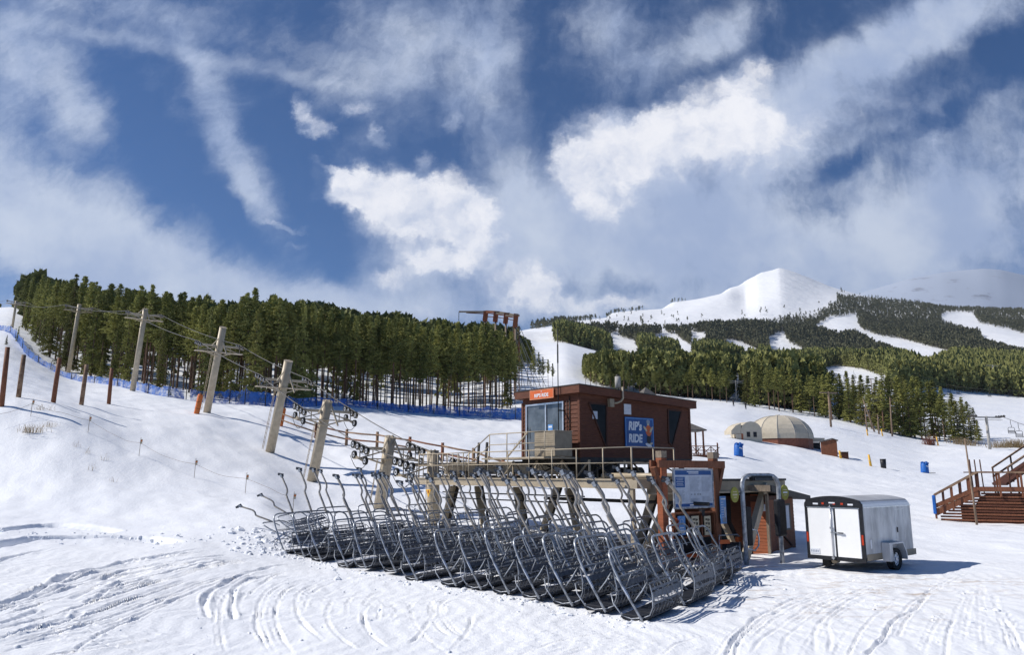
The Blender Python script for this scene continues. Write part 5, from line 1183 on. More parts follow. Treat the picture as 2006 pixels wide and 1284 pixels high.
mb.box((-bw * .02, -.030, bh * .445), (bw * .30, .004, bh * .022), white_s); mb.box((0, -.030, bh * .405), (bw * .26, .004, bh * .02), white_s); mb.box((0, -.030, -bh * .44), (bw * .25, .004, bh * .03), white_s)
for k in range(5): mb.box((-bw * .36, -.030, bh * (.27 - k * .045)), (bw * (.18 - .03 * (k % 2)), .004, bh * .014), boardw)
mb.build('heading', bo)
mb = MB(); rr = random.Random(2)
for cx_, w_ in ((-.09 + .0, .25), (.22, .25), (.40, .12)):
    pass
for col_, w_, z0_, z1_ in ((.03, .27, .30, -.08), (.34, .26, .30, -.08), (-.35, .22, -.06, -.36), (.03, .25, -.27, -.37), (.34, .25, -.22, -.36)):
    z_ = z0_
    while z_ > z1_:
        ww = w_ * rr.uniform(.7, 1); mb.box((bw * (col_ - (w_ - ww) / 2), -.024, bh * z_), (bw * ww, .004, bh * .009), ink); z_ -= .025
for x_ in (-.07, .02, .10, .16): mb.box((bw * x_, -.024, -bh * .16), (bw * .035, .004, bh * .035), galv if x_ > .0 else ink)
mb.build('print', bo)
bx, bz, bw, bh = brd(1324, 1009, 1393, 1050)
mb = MB(); mb.box((bx, .06, bz), (bw + .25, .05, bh + .12), brown_d); mb.box((bx, .0, bz + bh / 2 + .03), (bw + .3, .14, .05), brown2); mb.box((bx, .0, bz - bh / 2 - .08), (bw + .3, .14, .05), brown2)
for x_ in (-.5, -.17, .17, .5): mb.box((bx + x_ * (bw + .24), -.02, bz), (.05, .12, bh + .1), brown2)
mb.build('backing_shelf', st)
for px0, px1, m_, lab, nm in ((1325, 1341, blue_n, 'narrow blue sign with a white ring, under the notice board', 'blue'), (1352, 1368, cream, 'narrow cream sign in the middle of the shelf under the board', 'c'), (1377, 1391, cream, 'narrow cream sign beside the post, under the notice board', 'c')):
    bx, bz, bw, bh = brd(px0, 1012, px1, 1050); so = bthing('small_notice', lab, 'sign', bx, bz, -.04)
    mb = MB(); mb.box((0, 0, 0), (bw, .03, bh), m_); mb.build('panel', so); mb = MB(); ic = white_s if nm == 'blue' else ink
    if nm == 'blue':
        mb.tube([(.07 * math.cos(t_), -.02, bh * .22 + .07 * math.sin(t_)) for t_ in np.linspace(0, 6.283, 15)], .008, ic, 4)
        for k in range(3): mb.box((0, -.019, -bh * (.12 + .13 * k)), (bw * .55, .006, .03), ic)
    else:
        for k in range(4): mb.box((-bw * .2, -.019, bh * (.33 - .2 * k)), (bw * .3, .006, .05), darkst); mb.box((bw * .2, -.019, bh * (.3 - .2 * k)), (bw * .22, .006, .08 if k % 2 else .04), darkst)
        mb.tube([(bw * .1 + .04 * math.cos(t_), -.02, bh * .3 + .04 * math.sin(t_)) for t_ in np.linspace(0, 6.283, 13)], .006, darkst, 4)
    mb.build('print', so)
bx, bz, bw, bh = brd(1396, 973, 1413, 1027)
so = bthing('poster_board', 'light blue printed poster fixed to the stand post nearer the gate', 'poster', bx + .06, bz, -.21); so.rotation_euler.z += .15
mb = MB(); mb.box((0, 0, 0), (bw, .02, bh), blue_n); mb.build('panel', so); mb = MB(); mb.box((0, -.013, bh * .40), (bw * .8, .005, .04), white_s)
for k in range(7): mb.box((-bw * .18, -.013, bh * (.28 - k * .09)), (bw * .4, .005, .016), white_s)
mb.box((bw * .26, -.013, -bh * .1), (bw * .3, .005, bh * .4), boardw); mb.box((bw * .1, -.0165, -bh * .36), (bw * .6, .004, bh * .16), ink); mb.build('print', so)
bx, bz, bw, bh = brd(1368, 1000, 1378, 1011); mb = MB(); mb.box((bx, -.05, bz), (.14, .12, .2), black); mb.build('lamp_box', st)
# orange rolled netting hung on the stand and barrier clutter behind
nt = thing('orange_netting', 'bunched orange netting tied to the left post of the sign stand', 'netting', st.location + IM @ Vector((.22, -.16, 1.55)), srz)
mb = MB(); rr = random.Random(8)
for _ in range(16): mb.tube([(rr.uniform(-.05, .30), rr.uniform(-.05, .05), rr.uniform(-.28, .04)) for _ in range(4)], .022, orange_s, 5)
mb.build('bundle', nt)

# ------------------------------------------------------------------ scanner gate arch
ga = on(1465, 26.2); gb = on(1533, 26.9); ax = gb - ga; ax.z = 0; gw = ax.length; grz = math.atan2(ax.y, ax.x)
gt = thing('gate_arch', 'grey tubular arch gate with a black scanner and two oval discs', 'gate', Vector((ga.x, ga.y, min(ga.z, gb.z))), grz)
gh = EYE + uv(1490, 932)[1] * 26.4 - gt.location.z
mb = MB(); arc = [(-.05, 0, -.3), (-.05, 0, gh * .55), (-.07, 0, gh - .42), (-.045, 0, gh - .22), (.03, 0, gh - .09), (.16, 0, gh - .02), (.3, 0, gh), (gw - .35, 0, gh), (gw - .2, 0, gh - .03), (gw - .06, 0, gh - .12), (gw + .02, 0, gh - .27), (gw + .03, 0, gh - .5), (gw + .0, 0, gh * .55), (gw, 0, -.3)]
mb.tube(arc, .075, galv, 12); mb.build('arch', gt)
mb = MB(); mb.box((gw / 2, -.02, gh - .10), (gw * .58, .22, .17), black); mb.box((gw / 2, -.16, gh - .13), (gw * .5, .06, .1), galv_dark); mb.build('scanner', gt, bevel=.02)
mb = MB(); mb.box((.16, .10, 1.25), (.22, .26, 1.25), black); mb.tube([(.05, .1, .55), (.45, .1, .45), (.62, .1, .6), (.66, .1, .85), (.58, .1, 1.1), (.3, .1, 1.15)], .03, chrome, 7); mb.build('turnstile_pad', gt, bevel=.04)
mb = MB(); mb.box((gw, -.02, 1.50), (.36, .26, 1.22), black); mb.build('leg_pad', gt, bevel=.05)
for x_, z_, lab in ((-.42, gh - .63, 'l'), (gw + .30, gh - .58, 'r')):
    mb = MB(); mb.cyl((x_, -.03, z_), (x_, .01, z_), .17, olive, 20)
    for v_i in range(len(mb.v)): x0, y0, z0 = mb.v[v_i]; mb.v[v_i] = (x0, y0, z_ + (z0 - z_) * 1.5)
    mb.tube([(x_, .03, z_), ((-.05 if x_ < 0 else gw), .03, z_)], .018, galv, 5); d_ = mb.build('disc_sign', gt)
    mb = MB(); mb.box((x_, -.034, z_ + .09), (.16, .004, .03), cream); mb.box((x_, -.034, z_), (.2, .004, .05), cream if x_ < 0 else white_s); mb.box((x_, -.034, z_ - .09), (.12, .004, .025), cream); mb.build('lettering', d_)
# low barrier rails between the stand and the gate
br = thing('queue_barrier', 'grey tube queue barrier with orange tape beside the scanner gate', 'barrier', on(1432, 26.4), grz)
mb = MB(); mb.tube([(-.45, 0, -.1), (-.45, 0, .95), (.35, 0, .95), (.42, 0, .9), (.42, 0, -.1)], .025, galv, 7); mb.tube([(-.45, 0, .45), (.42, 0, .45)], .02, galv, 6); mb.tube([(-.45, 0, .2), (.42, 0, .2)], .02, galv, 6); mb.build('rail', br)
mb = MB(); mb.box((-.25, -.02, .74), (.42, .06, .13), orange_s); mb.build('tape', br); mb = MB(); mb.box((.36, -.03, .8), (.2, .1, .16), orange_s); mb.build('tape', br)
cr = thing('dark_crate', 'dark plastic crate on the snow behind the queue barrier', 'crate', on(1428, 27.4), grz)
mb = MB(); mb.box((0, 0, .33), (.6, .5, .5), galv_dark); mb.box((0, 0, .60), (.66, .56, .04), black); mb.build('shell', cr, bevel=.02)
# clutter under the sign: dark board and orange rail
cl = thing('orange_sled', 'long orange rescue sled lying behind the sign stand', 'sled', on(1352, 27.5), .1)
mb = MB(); mb.prism([(-1.1, .30), (-.95, .12), (.9, .10), (1.15, .34), (1.05, .36), (.85, .2), (-.9, .2), (-1.0, .34)], -.28, .28, orange_s); mb.build('hull', cl); mb = MB(); mb.tube([(-1.0, -.2, .33), (-1.5, -.2, .5), (-1.5, .2, .5), (-1.0, .2, .33)], .02, chrome, 6); mb.build('handles', cl)
tb = thing('tool_chest', 'black chest standing under the sign stand shelf', 'chest', on(1370, 28.0), .1)
mb = MB(); mb.box((0, 0, .5), (1.3, .6, .8), black); mb.build('body', tb, bevel=.02); mb = MB(); mb.box((0, 0, .93), (1.34, .64, .06), galv_dark); mb.build('lid', tb)

# ------------------------------------------------------------------ hut behind the gate
hc = on(1508, 29.4); hA = Vector((-.82, .57, 0)); hB = Vector((.62, .78, 0)).normalized(); hA = Vector((-hB.y, hB.x, 0))
# local x = along the bright left-front wall towards the left, y = depth
hrz = math.atan2(-hA.y, -hA.x)
hut = thing('lift_hut', 'low red brown boarded hut with overhanging grey roof behind the gate', 'hut', Vector((hc.x, hc.y, hc.z)), hrz)
LW, DW = 3.2, 2.85; hz0 = -.3
z1 = EYE + uv(1505, 962)[1] * 29.4 - hc.z; z2 = z1 - .10
mb = MB(); mb.planks((-.62, 0), (0, 0), hz0, z1 - .15, orange_w, .12, .02, (0, -1)); mb.planks((-.95, 0), (-.62, 0), hz0, z1 - .15, brown_d, .12, .02, (0, -1)); mb.bb((-.95, .01, hz0), (-.001, DW, z1 - .2), brown_d); mb.bb((-LW - .6, .9, hz0), (-.951, DW, z1 - .25), brown_d)  # orange strip puts the sunlight on this brown wall into its colour
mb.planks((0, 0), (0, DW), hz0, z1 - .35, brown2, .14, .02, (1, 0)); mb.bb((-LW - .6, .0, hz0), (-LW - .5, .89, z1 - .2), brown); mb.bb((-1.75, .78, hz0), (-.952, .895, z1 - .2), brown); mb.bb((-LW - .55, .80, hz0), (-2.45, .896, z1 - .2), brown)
mb.build('wall', hut)
mb = MB(); mb.bb((-.04, -.06, hz0), (.06, .06, z1 - .12), greywood); mb.bb((-.98, -.03, z1 - .42), (.0, -.001 - .024, z1 - .2), brown_d); mb.build('corner_board', hut)
mb = MB(); mb.bb((-2.44, .84, hz0), (-1.76, .894, z1 - .4), black); mb.build('doorway', hut)
mb = MB(); mb.prism([(-.5, z1 + .03), (DW + 1.0, z1 - .42), (DW + 1.0, z1 - .28), (-.5, z1 + .20)], -LW - .9, .35, shingle, 'x'); mb.build('roof', hut)
mb = MB(); mb.bb((-LW - .92, -.56, z1 - .02), (.37, -.502, z1 + .21), greywood); mb.prism([(-.5, z1 - .02), (DW + 1.0, z1 - .46), (DW + 1.0, z1 - .26), (-.5, z1 + .21)], .352, .40, darkst, 'x'); mb.build('fascia', hut)
mb = MB(); mb.bb((.02, 1.75, .75), (.06, 2.35, 1.75), black); w_ = mb.build('window', hut); mb = MB(); mb.bb((.061, 1.82, .82), (.068, 2.15, 1.68), boardw); mb.bb((.061, 2.16, .82), (.066, 2.28, 1.68), glass); mb.build('pane', w_)
mb = MB(); mb.bb((-.30, -.06, z1 - .75), (-.04, -.03, z1 - .5), white_s); mb.build('notice', hut)
mb = MB(); mb.tube([(.33, DW + .6, z1 - .38), (.8, DW + .9, -.1)], .035, greywood, 6); mb.bar((.03, 1.2, .7), (.05, 2.3, .15), .06, .05, brown_d); mb.build('prop', hut)
# ------------------------------------------------------------------ trailer
rr_ = on(1699, 24.1); TR_rz = R(39.7)
tl_ = thing('cargo_trailer', 'white enclosed cargo trailer with double rear doors parked on the snow', 'trailer', Vector((rr_.x, rr_.y, rr_.z)), TR_rz)
TL_, TWd, tz0, tz1 = 3.45, 1.90, .36, 2.12
mb = MB(); n = 14
def arch(y): return .15 * (1 - ((y - TWd / 2) / (TWd / 2)) ** 2)
cs_ = [(0.0, tz0 + .1), (0, tz1 - .16), (.02, tz1 - .07), (.07, tz1 - .01)] + [(y, tz1 + arch(y)) for y in np.linspace(.12, TWd - .12, n)] + [(TWd - .07, tz1 - .01), (TWd - .02, tz1 - .07), (TWd, tz1 - .16), (TWd, tz0 + .1)]
vs = []; fs = []
for x_ in (.06, TL_ - .18, TL_ - .06, TL_):
    ins = 0 if x_ < TL_ - .1 else (.04 if x_ < TL_ else .12)
    for y, z in cs_: vs.append((x_, TWd / 2 + (y - TWd / 2) * (1 - ins / 1.0), z - (ins * .6 if z > 1.5 else 0)))
m_ = len(cs_)
mb2 = MB()
for r_ in range(3):
    for k in range(m_ - 1):
        y = (cs_[k][0] + cs_[k + 1][0]) / 2
        mt = alu if (k < 1 or k >= m_ - 2) else (white_p if (k in (1, 2, m_ - 3, m_ - 4)) else roofgrey)
        mb.add([vs[r_ * m_ + k], vs[r_ * m_ + k + 1], vs[(r_ + 1) * m_ + k + 1], vs[(r_ + 1) * m_ + k]], [(3, 2, 1, 0)], mt)
mb.add(vs[3 * m_:], [tuple(range(m_))], alu); mb.add(vs[:m_], [tuple(reversed(range(m_)))], black); body = mb.build('body', tl_)
mb = MB(); mb.bb((.08, -.012, tz0), (TL_, .0, tz0 + .19), tan_dark); mb.bb((.08, TWd, tz0), (TL_, TWd + .012, tz0 + .19), tan_dark); mb.bb((.0, .05, tz0 - .02), (TL_ - .02, TWd - .05, tz0 + .1), darkst); mb.bb((.06, -.008, tz1 - .19), (TL_ - .1, -.001, tz1 - .155), chrome)
for x_ in (.55, .95, 1.35, 1.85): mb.bb((x_, -.004, tz0 + .19), (x_ + .01, -.0005, tz1 - .19), chrome)
mb.bb((.35, -.02, tz0 + .35), (.41, -.001, tz0 + .62), white_s); mb.build('side_trim', body)
mb = MB(); t_ = .085; mb.bb((.0, .0, tz0 - .02), (.06, t_ + .02, tz1 - .06), black); mb.bb((.0, TWd - t_ - .02, tz0 - .02), (.06, TWd, tz1 - .06), black); mb.bb((-.01, .0, tz0 - .05), (.07, TWd, tz0 + .06), black)
hd = [(.0, tz1 - .20), (TWd, tz1 - .20), (TWd, tz1 - .1)] + [(y, tz1 + arch(y) + .012) for y in np.linspace(TWd - .08, .08, 12)] + [(0, tz1 - .1)]
mb.prism(hd, -.012, .062, black, 'x'); mb.bb((-.018, t_, tz1 - .215), (-.0125, TWd - t_, tz1 - .19), chrome); mb.build('rear_frame', tl_)
ym = TWd * .47
for y0, y1 in ((t_ + .025, ym - .03), (ym + .03, TWd - t_ - .025)):
    mb = MB(); mb.bb((-.02, y0, tz0 + .07), (.02, y1, tz1 - .23), white_p); d_ = mb.build('rear_door', tl_, bevel=.008)
mb = MB(); mb.bb((-.015, ym - .028, tz0 + .07), (.01, ym + .028, tz1 - .23), black); mb.build('door_seal', tl_)
mb = MB(); yb = ym + .115; mb.cyl((-.05, yb, tz0 - .02), (-.05, yb, tz1 - .12), .018, chrome, 8)
for z_ in (tz0 + .03, tz1 - .2, 1.3): mb.box((-.045, yb, z_), (.05, .09, .06), chrome)
mb.build('lock_bar', tl_)
mb = MB(); mb.box((-.06, ym - .07, 1.16), (.03, .42, .035), chrome); mb.box((-.075, ym - .2, 1.155), (.03, .14, .03), darkst); mb.build('latch_handle', tl_)
mb = MB()
for y in (.35, TWd - .40): mb.box((-.018, y, tz1 - .09), (.014, .17, .05), white_s)
mb.box((-.018, TWd / 2, tz1 - .05), (.014, .2, .04), white_s); mb.build('rear_lamp', tl_)
mb = MB()
for y in (.62, .88, 1.25): mb.box((-.018, y, tz1 - .075), (.014, .08, .06), red_l)
mb.build('marker_lamp', tl_)
for y in (.05, TWd - .05): mb = MB(); mb.box((-.006, y, .98), (.016, .06, .30), red_l); mb.build('tail_lamp', tl_)
mb = MB(); mb.box((-.03, TWd - .28, tz0 + .20), (.014, .32, .16), white_s); pz = mb.build('licence_plate', tl_); mb = MB()
for k in range(5): mb.box((-.039, TWd - .39 + k * .055, tz0 + .20), (.003, .032, .07), ink)
mb.build('plate_mark', pz)
mb = MB(); x0, x1 = 2.15, 2.75; mb.bb((x0, -.006, tz0 + .02), (x0 + .014, -.001, tz1 - .28), chrome); mb.bb((x1, -.006, tz0 + .02), (x1 + .014, -.001, tz1 - .28), chrome); mb.bb((x0, -.007, tz1 - .29), (x1 + .014, -.0015, tz1 - .275), chrome); sdp = mb.build('side_door', tl_)
mb = MB(); mb.bb((x0 + .06, -.03, 1.12), (x0 + .1, -.007, 1.28), black); mb.build('handle', sdp)
for y, sg in ((-.1, -1), (TWd + .1, 1)):
    mb = MB(); xx = 1.62; mb.wheel((xx, y, .34), (0, 1, 0), .34, .20, rubber); w_ = mb.build('wheel', tl_)
    mb = MB(); mb.cyl((xx, y - .06, .34), (xx, y + .06, .34), .215, white_s, 18); mb.cyl((xx, y + sg * .06, .34), (xx, y + sg * .09, .34), .06, chrome, 10)
    for k in range(8): a_ = k * .785; mb.box((xx + .15 * math.cos(a_), y + sg * .062, .34 + .15 * math.sin(a_)), (.03, .008, .05), darkst, ry=-a_)
    mb.build('rim', w_)
    mb = MB(); y0_, y1_ = (-.26, -.013) if sg < 0 else (TWd + .013, TWd + .26); mb.prism([(xx - .55, .42), (xx - .55, .86), (xx + .38, .86), (xx + .60, .55), (xx + .62, .30), (xx + .58, .30), (xx + .55, .52), (xx + .36, .81), (xx - .36, .81), (xx - .44, .42)], y0_, y1_, tan_dark if 0 else alu); mb.bb((xx - .55, y0_ + .001 if sg < 0 else y1_ - .03, .30), (xx - .36, y0_ + .03 if sg < 0 else y1_, .82), alu); mb.bb((xx - .57, y0_, .30), (xx - .551, y1_, .86), alu); mb.build('fender', tl_)
mb = MB(); mb.cyl((1.62, 0, .34), (1.62, TWd, .34), .045, darkst, 8); mb.bar((TL_ - .1, TWd * .15, .40), (TL_ + 1.0, TWd / 2, .42), .07, .1, darkst); mb.bar((TL_ - .1, TWd * .85, .40), (TL_ + 1.0, TWd / 2, .42), .07, .1, darkst); mb.cyl((TL_ + .9, TWd / 2, -.02), (TL_ + .9, TWd / 2, .7), .035, chrome, 8); mb.build('drawbar', tl_)
mb = MB(); mb.box((.25, TWd - .5, .24), (.14, .22, .3), rubber); mb.cyl((.2, TWd - .75, .26), (.5, TWd - .75, .26), .07, tan_dark, 8); mb.build('stabiliser', tl_)

# ------------------------------------------------------------------ timber stairs and deck at the right
dk = on(1925, 42.0); ds_ = thing('deck_stairs', 'red brown timber stair and deck with railings and slatted skirt at the right edge', 'deck', dk, R(-28))
def dx_(px, py, Y=42.0):
    u, v = uv(px, py); a_, b_2 = .8829, -.4695; t_ = (u * dk.y - dk.x) / (a_ - b_2 * u); return t_, EYE + v * (dk.y + b_2 * t_) - dk.z
fz = dx_(1925, 962)[1]; xl, zl = dx_(1834, 1006); xr = dx_(2120, 962)[0]; x9 = 0.0
mb = MB(); mb.bb((x9, 0, fz - .06), (xr, 3.2, fz), greywood); mb.build('deck_floor', ds_)
for k in range(9):
    t_ = (k + .5) / 9; mb = MB(); mb.box((xl + (x9 - xl) * t_, .9, zl + (fz - zl) * t_ + .02), (.36, 1.7, .05), greywood); mb.build('step', ds_)
for y_ in (0, 1.75):
    mb = MB(); mb.bar((xl, y_, zl), (x9, y_, fz - .1), .07, .28, brown2); mb.build('stringer', ds_)
    hr = .95; mb = MB(); mb.bar((xl, y_ - .03, zl + hr), (x9, y_ - .03, fz + hr + .02), .12, .09, railwood); mb.bar((x9, y_ - .03, fz + hr + .02), (xr, y_ - .03, fz + hr), .12, .09, railwood)
    mb.bar((xl, y_ - .03, zl + .35), (x9, y_ - .03, fz + .12), .06, .16, brown2); mb.bar((x9, y_ - .03, fz + .08), (xr, y_ - .03, fz + .08), .06, .2, brown2); mb.build('handrail', ds_)
    for k in range(6): t_ = k / 5; mb = MB(); x_ = xl + (x9 - xl) * t_; z_ = zl + (fz - zl) * t_; mb.bb((x_ - .05, y_ - .05, z_ - .3), (x_ + .05, y_ + .05, z_ + hr), brown_d if k % 2 else brown2); mb.build('rail_post', ds_)
    for k in range(1, 5): mb = MB(); x_ = x9 + (xr - x9) * k / 4.6; mb.bb((x_ - .05, y_ - .05, fz - .3), (x_ + .05, y_ + .05, fz + hr), brown2); mb.build('rail_post', ds_)
mb = MB()
for k in range(11):
    z_ = fz - .16 - k * .155
    xs_ = max(xl + .1, xl + (x9 - xl) * (z_ + .12 - zl) / (fz - zl) + .05) + .1; mb.bb((xs_, .06, z_ - .05), (xr, .10, z_ + .05), brown2 if k % 2 else brown)
mb.bb((xl + 1.2, .14, -.8), (xr, .16, fz - .8), brown_d); mb.build('skirt', ds_)
mb = MB(); mb.prism([(xl + 1.0, -.8), (x9, fz - .35), (x9 + .5, fz - .12), (xr, fz - .12), (xr, -.8)], .17, .2, brown_d); mb.build('skirt_back', ds_)
mb = MB(); mb.box((xl - .05, -.02, zl + .45), (.16, .2, 1.0), blue_pad); mb.build('post_pad', ds_, bevel=.03)
for k, px in enumerate((1904, 1914, 1925)):
    mb = MB(); x_, z_ = dx_(px, 900, 43.8); mb.tube([(x_, 1.8, fz - .2), (x_ - .05, 1.8, z_)], .035, brown_d, 6); mb.build('tall_post', ds_)
mb = MB(); a_ = dx_(1890, 926, 43.8); b2_ = dx_(1926, 926, 43.8); mb.tube([(a_[0], 1.8, a_[1]), (b2_[0], 1.8, b2_[1])], .03, brown_d, 5); mb.build('tall_rail', ds_)
dk2 = on(1990, 47); up2 = thing('upper_stairs', 'upper flight of timber stairs rising behind the deck at the right edge', 'stairs', dk2, 0)
def e_(px, py): p = at(px, py, 47) - dk2; return (p.x, 0, p.z)
for dy in (0, 1.5):
    mb = MB(); a_ = Vector(e_(1973, 917)) + Vector((0, dy, 0)); b2_ = Vector(e_(2080, 845)) + Vector((0, dy, 0)); mb.bar(a_, b2_, .1, .09, railwood)
    mb.bar(a_ - Vector((0, 0, .55)), b2_ - Vector((0, 0, .55)), .06, .1, brown2); mb.build('handrail', up2)
    for k in range(4): p = a_.lerp(b2_, k / 3); mb = MB(); mb.tube([p + Vector((.04, 0, .03)), (p.x + .06, p.y, max(-.2, p.z - 1.6))], .05, brown_d, 6); mb.build('rail_post', up2)
mb = MB(); mb.bar(Vector(e_(1973, 950)) + Vector((0, .75, 0)), Vector(e_(2080, 878)) + Vector((0, .75, 0)), 1.4, .14, brown_d); mb.build('stair_flight', up2)
bp_ = on(1914, 40.5); tp_ = at(1890, 860, 41.5)
bb_ = thing('bamboo_pole', 'tall thin weathered pole leaning against the timber stairs', 'pole', bp_); mb = MB(); mb.tube([(0, 0, -.2), tuple((tp_ - bp_) * .5), tuple(tp_ - bp_)], [.06, .05, .035], deadw, 8); mb.build('shaft', bb_)

# ------------------------------------------------------------------ canvas dome and its porch
dc = on(1527, 114); dm = thing('canvas_dome', 'beige canvas dome building with brick red base beyond the snow field', 'building', Vector((dc.x, dc.y, on(1515, 110).z - .25)), .15)
Rd, hb, Hd = 4.75, .95, 4.45; n = 12
mb = MB(); vs = []; fs = []; rings = 9
for k in range(rings):
    t_ = k / (rings - 1); r_ = Rd * (math.cos(t_ * math.pi / 2) ** .82); z_ = hb + (Hd - hb) * math.sin(t_ * math.pi / 2) ** .95
    if k == rings - 1: r_ = .25
    for j in range(n): a_ = 6.283 * j / n; vs.append((r_ * math.cos(a_), r_ * math.sin(a_), z_))
for k in range(rings - 1):
    for j in range(n): fs.append((k * n + j, k * n + (j + 1) % n, (k + 1) * n + (j + 1) % n, (k + 1) * n + j))
mb.add(vs, fs, canvas); mb.cyl((0, 0, Hd - .08), (0, 0, Hd + .12), .32, canvas, 12); mb.build('canvas_roof', dm)
mb = MB()
for j in range(n): mb.tube([(vs[k * n + j][0] * 1.004, vs[k * n + j][1] * 1.004, vs[k * n + j][2] + .01) for k in range(rings)], .045, concrete, 5)
mb.build('seam', dm)
mb = MB(); v1 = [((Rd - .12) * math.cos(6.283 * j / n), (Rd - .12) * math.sin(6.283 * j / n), z_) for z_ in (-1.0, hb) for j in range(n)]; mb.add(v1, [(j, (j + 1) % n, n + (j + 1) % n, n + j) for j in range(n)], brick); mb.build('base_wall', dm)
pc = on(1472, 107.5); po = thing('canvas_porch', 'beige canvas arched porch with small windows at the left of the dome', 'porch', pc, .2)
mb = MB(); ar = [(1.55 * math.cos(a_), 1.45 + 1.25 * math.sin(a_)) for a_ in np.linspace(0, math.pi, 13)]; mb.prism([(1.55, -.3)] + ar + [(-1.55, -.3)], -.2, 3.0, canvas); mb.prism([(-3.0, 1.4), (-3.0, .9)] + [(-3.0 + 1.2 * t_, .9) for t_ in (.1,)] + [(-1.5, 1.0), (-1.5, 2.45), (-2.3, 2.1)], -.1, 2.0, canvas); mb.build('shell', po)
for x_ in (-.75, .25): mb = MB(); mb.bb((x_, -.24, .55), (x_ + .5, -.205, 1.25), black); mb.build('window', po)
mb = MB(); mb.bb((-2.4, -.22, -.2), (-1.6, -.12, .9), canvas); mb.cyl((-2.9, .0, -.3), (-2.9, .0, 1.2), .07, canvas, 6); mb.bb((-1.58, -.22, -.2), (-1.3, -.201, 1.0), orange_w); mb.build('porch_post', po)
ec = on(1597, 113); en = thing('canvas_link', 'low canvas canopy joining the dome to the small brown shed', 'canopy', ec, -.1)
mb = MB(); mb.prism([(-1.9, 2.2), (-1.0, 1.6), (1.2, 1.55), (1.2, 1.05), (-1.9, 1.0)], -.8, 1.4, canvas); mb.build('awning', en); mb = MB(); mb.bb((.95, -.75, -.3), (1.15, -.6, 1.05), canvas); mb.bb((-1.6, .5, -.3), (.9, .6, .95), black); mb.build('post', en)
sc_ = on(1625, 106); sh = thing('small_shed', 'small brown shed with a slanted roof right of the canvas dome', 'shed', sc_, -.35)
mb = MB(); mb.prism([(-1.0, -.3), (1.0, -.3), (1.0, 1.9), (.4, 2.05), (-1.0, 1.7)], -.9, .9, brown2); mb.build('wall', sh); mb = MB(); mb.prism([(-1.15, 1.72), (.45, 2.13), (1.2, 1.88), (1.2, 1.98), (.45, 2.24), (-1.15, 1.84)], -1.05, 1.05, shingle); mb.build('roof', sh)
mb = MB(); mb.bb((1.001, -.5, -.2), (1.03, .4, 1.6), black); mb.build('door', sh)
wb = thing('wooden_box', 'low dark wooden box on the snow right of the small shed', 'box', on(1655, 104), -.3); mb = MB(); mb.box((0, 0, .35), (.9, .8, 1.0), brown_d); mb.build('case', wb); mb = MB(); mb.box((0, 0, .88), (1.0, .9, .06), greywood); mb.build('lid', wb)
# pavilion and railed deck behind the cabin
gz_ = on(1352, 76); pv = thing('pavilion', 'small timber pavilion with grey roof partly hidden behind the cabin', 'pavilion', gz_, .1)
mb = MB(); mb.add([(-1.6, -1.4, 2.3), (1.3, -1.4, 2.3), (1.3, 1.4, 2.3), (-1.6, 1.4, 2.3), (-.2, 0, 3.15), (-1.6, -1.4, 2.2), (1.3, -1.4, 2.2), (1.3, 1.4, 2.2), (-1.6, 1.4, 2.2)], [(0, 1, 4), (1, 2, 4), (2, 3, 4), (3, 0, 4), (5, 6, 1, 0), (6, 7, 2, 1), (7, 8, 3, 2), (8, 5, 0, 3), (8, 7, 6, 5)], shingle); mb.build('roof', pv)
for x_, y_ in ((-1.3, -1.1), (1.0, -1.1), (1.0, 1.1), (-1.3, 1.1)): mb = MB(); mb.bb((x_ - .07, y_ - .07, -.4), (x_ + .07, y_ + .07, 2.2), brown2); mb.build('post', pv)
g2 = on(1383, 75); dk3 = thing('railed_deck', 'small brown timber deck with criss-cross railings beside the pavilion', 'deck', g2, .05)
mb = MB(); mb.bb((-1.6, -.8, .0), (1.0, .9, .12), brown2); mb.box((-.2, -.82, .05), (2.4, .05, .3), brown2); mb.build('floor', dk3)
rail_run('railing', (-1.6, -.8, 0), (.9, -.8, 0), .1, 4, dk3, .9, .045, (.2, .5), brown2); rail_run('railing', (.9, -.8, 0), (1.5, .9, 0), .3, 3, dk3, 1.0, .045, (.3, .6), brown2)
mb = MB()
for x_ in (-1.5, -.6, .3): mb.bar((x_, -.85, .15), (x_ + .8, -.85, .9), .05, .06, brown2); mb.bar((x_ + .8, -.86, .15), (x_, -.86, .9), .05, .06, brown2)
for x_ in (-1.2, 0, .8): mb.bar((x_, -.4, .05), (x_ + .25, -.9, -.7), .1, .1, brown_d)
mb.build('cross_brace', dk3)
g3 = on(1266, 152); cu_ = thing('small_cabin', 'tiny brown hut with a pointed grey roof beyond the cabin roof', 'hut', Vector((g3.x, g3.y, at(1266, 772, 152).z - 1.2)), .4)
mb = MB(); mb.bb((-1.0, -1.0, -2.0), (1.0, 1.0, 1.0), brown2); mb.build('wall', cu_); mb = MB(); mb.add([(-1.45, -1.45, .95), (1.45, -1.45, .95), (1.45, 1.45, .95), (-1.45, 1.45, .95), (0, 0, 2.55)], [(0, 1, 4), (1, 2, 4), (2, 3, 4), (3, 0, 4), (3, 2, 1, 0)], shingle); mb.build('roof', cu_)

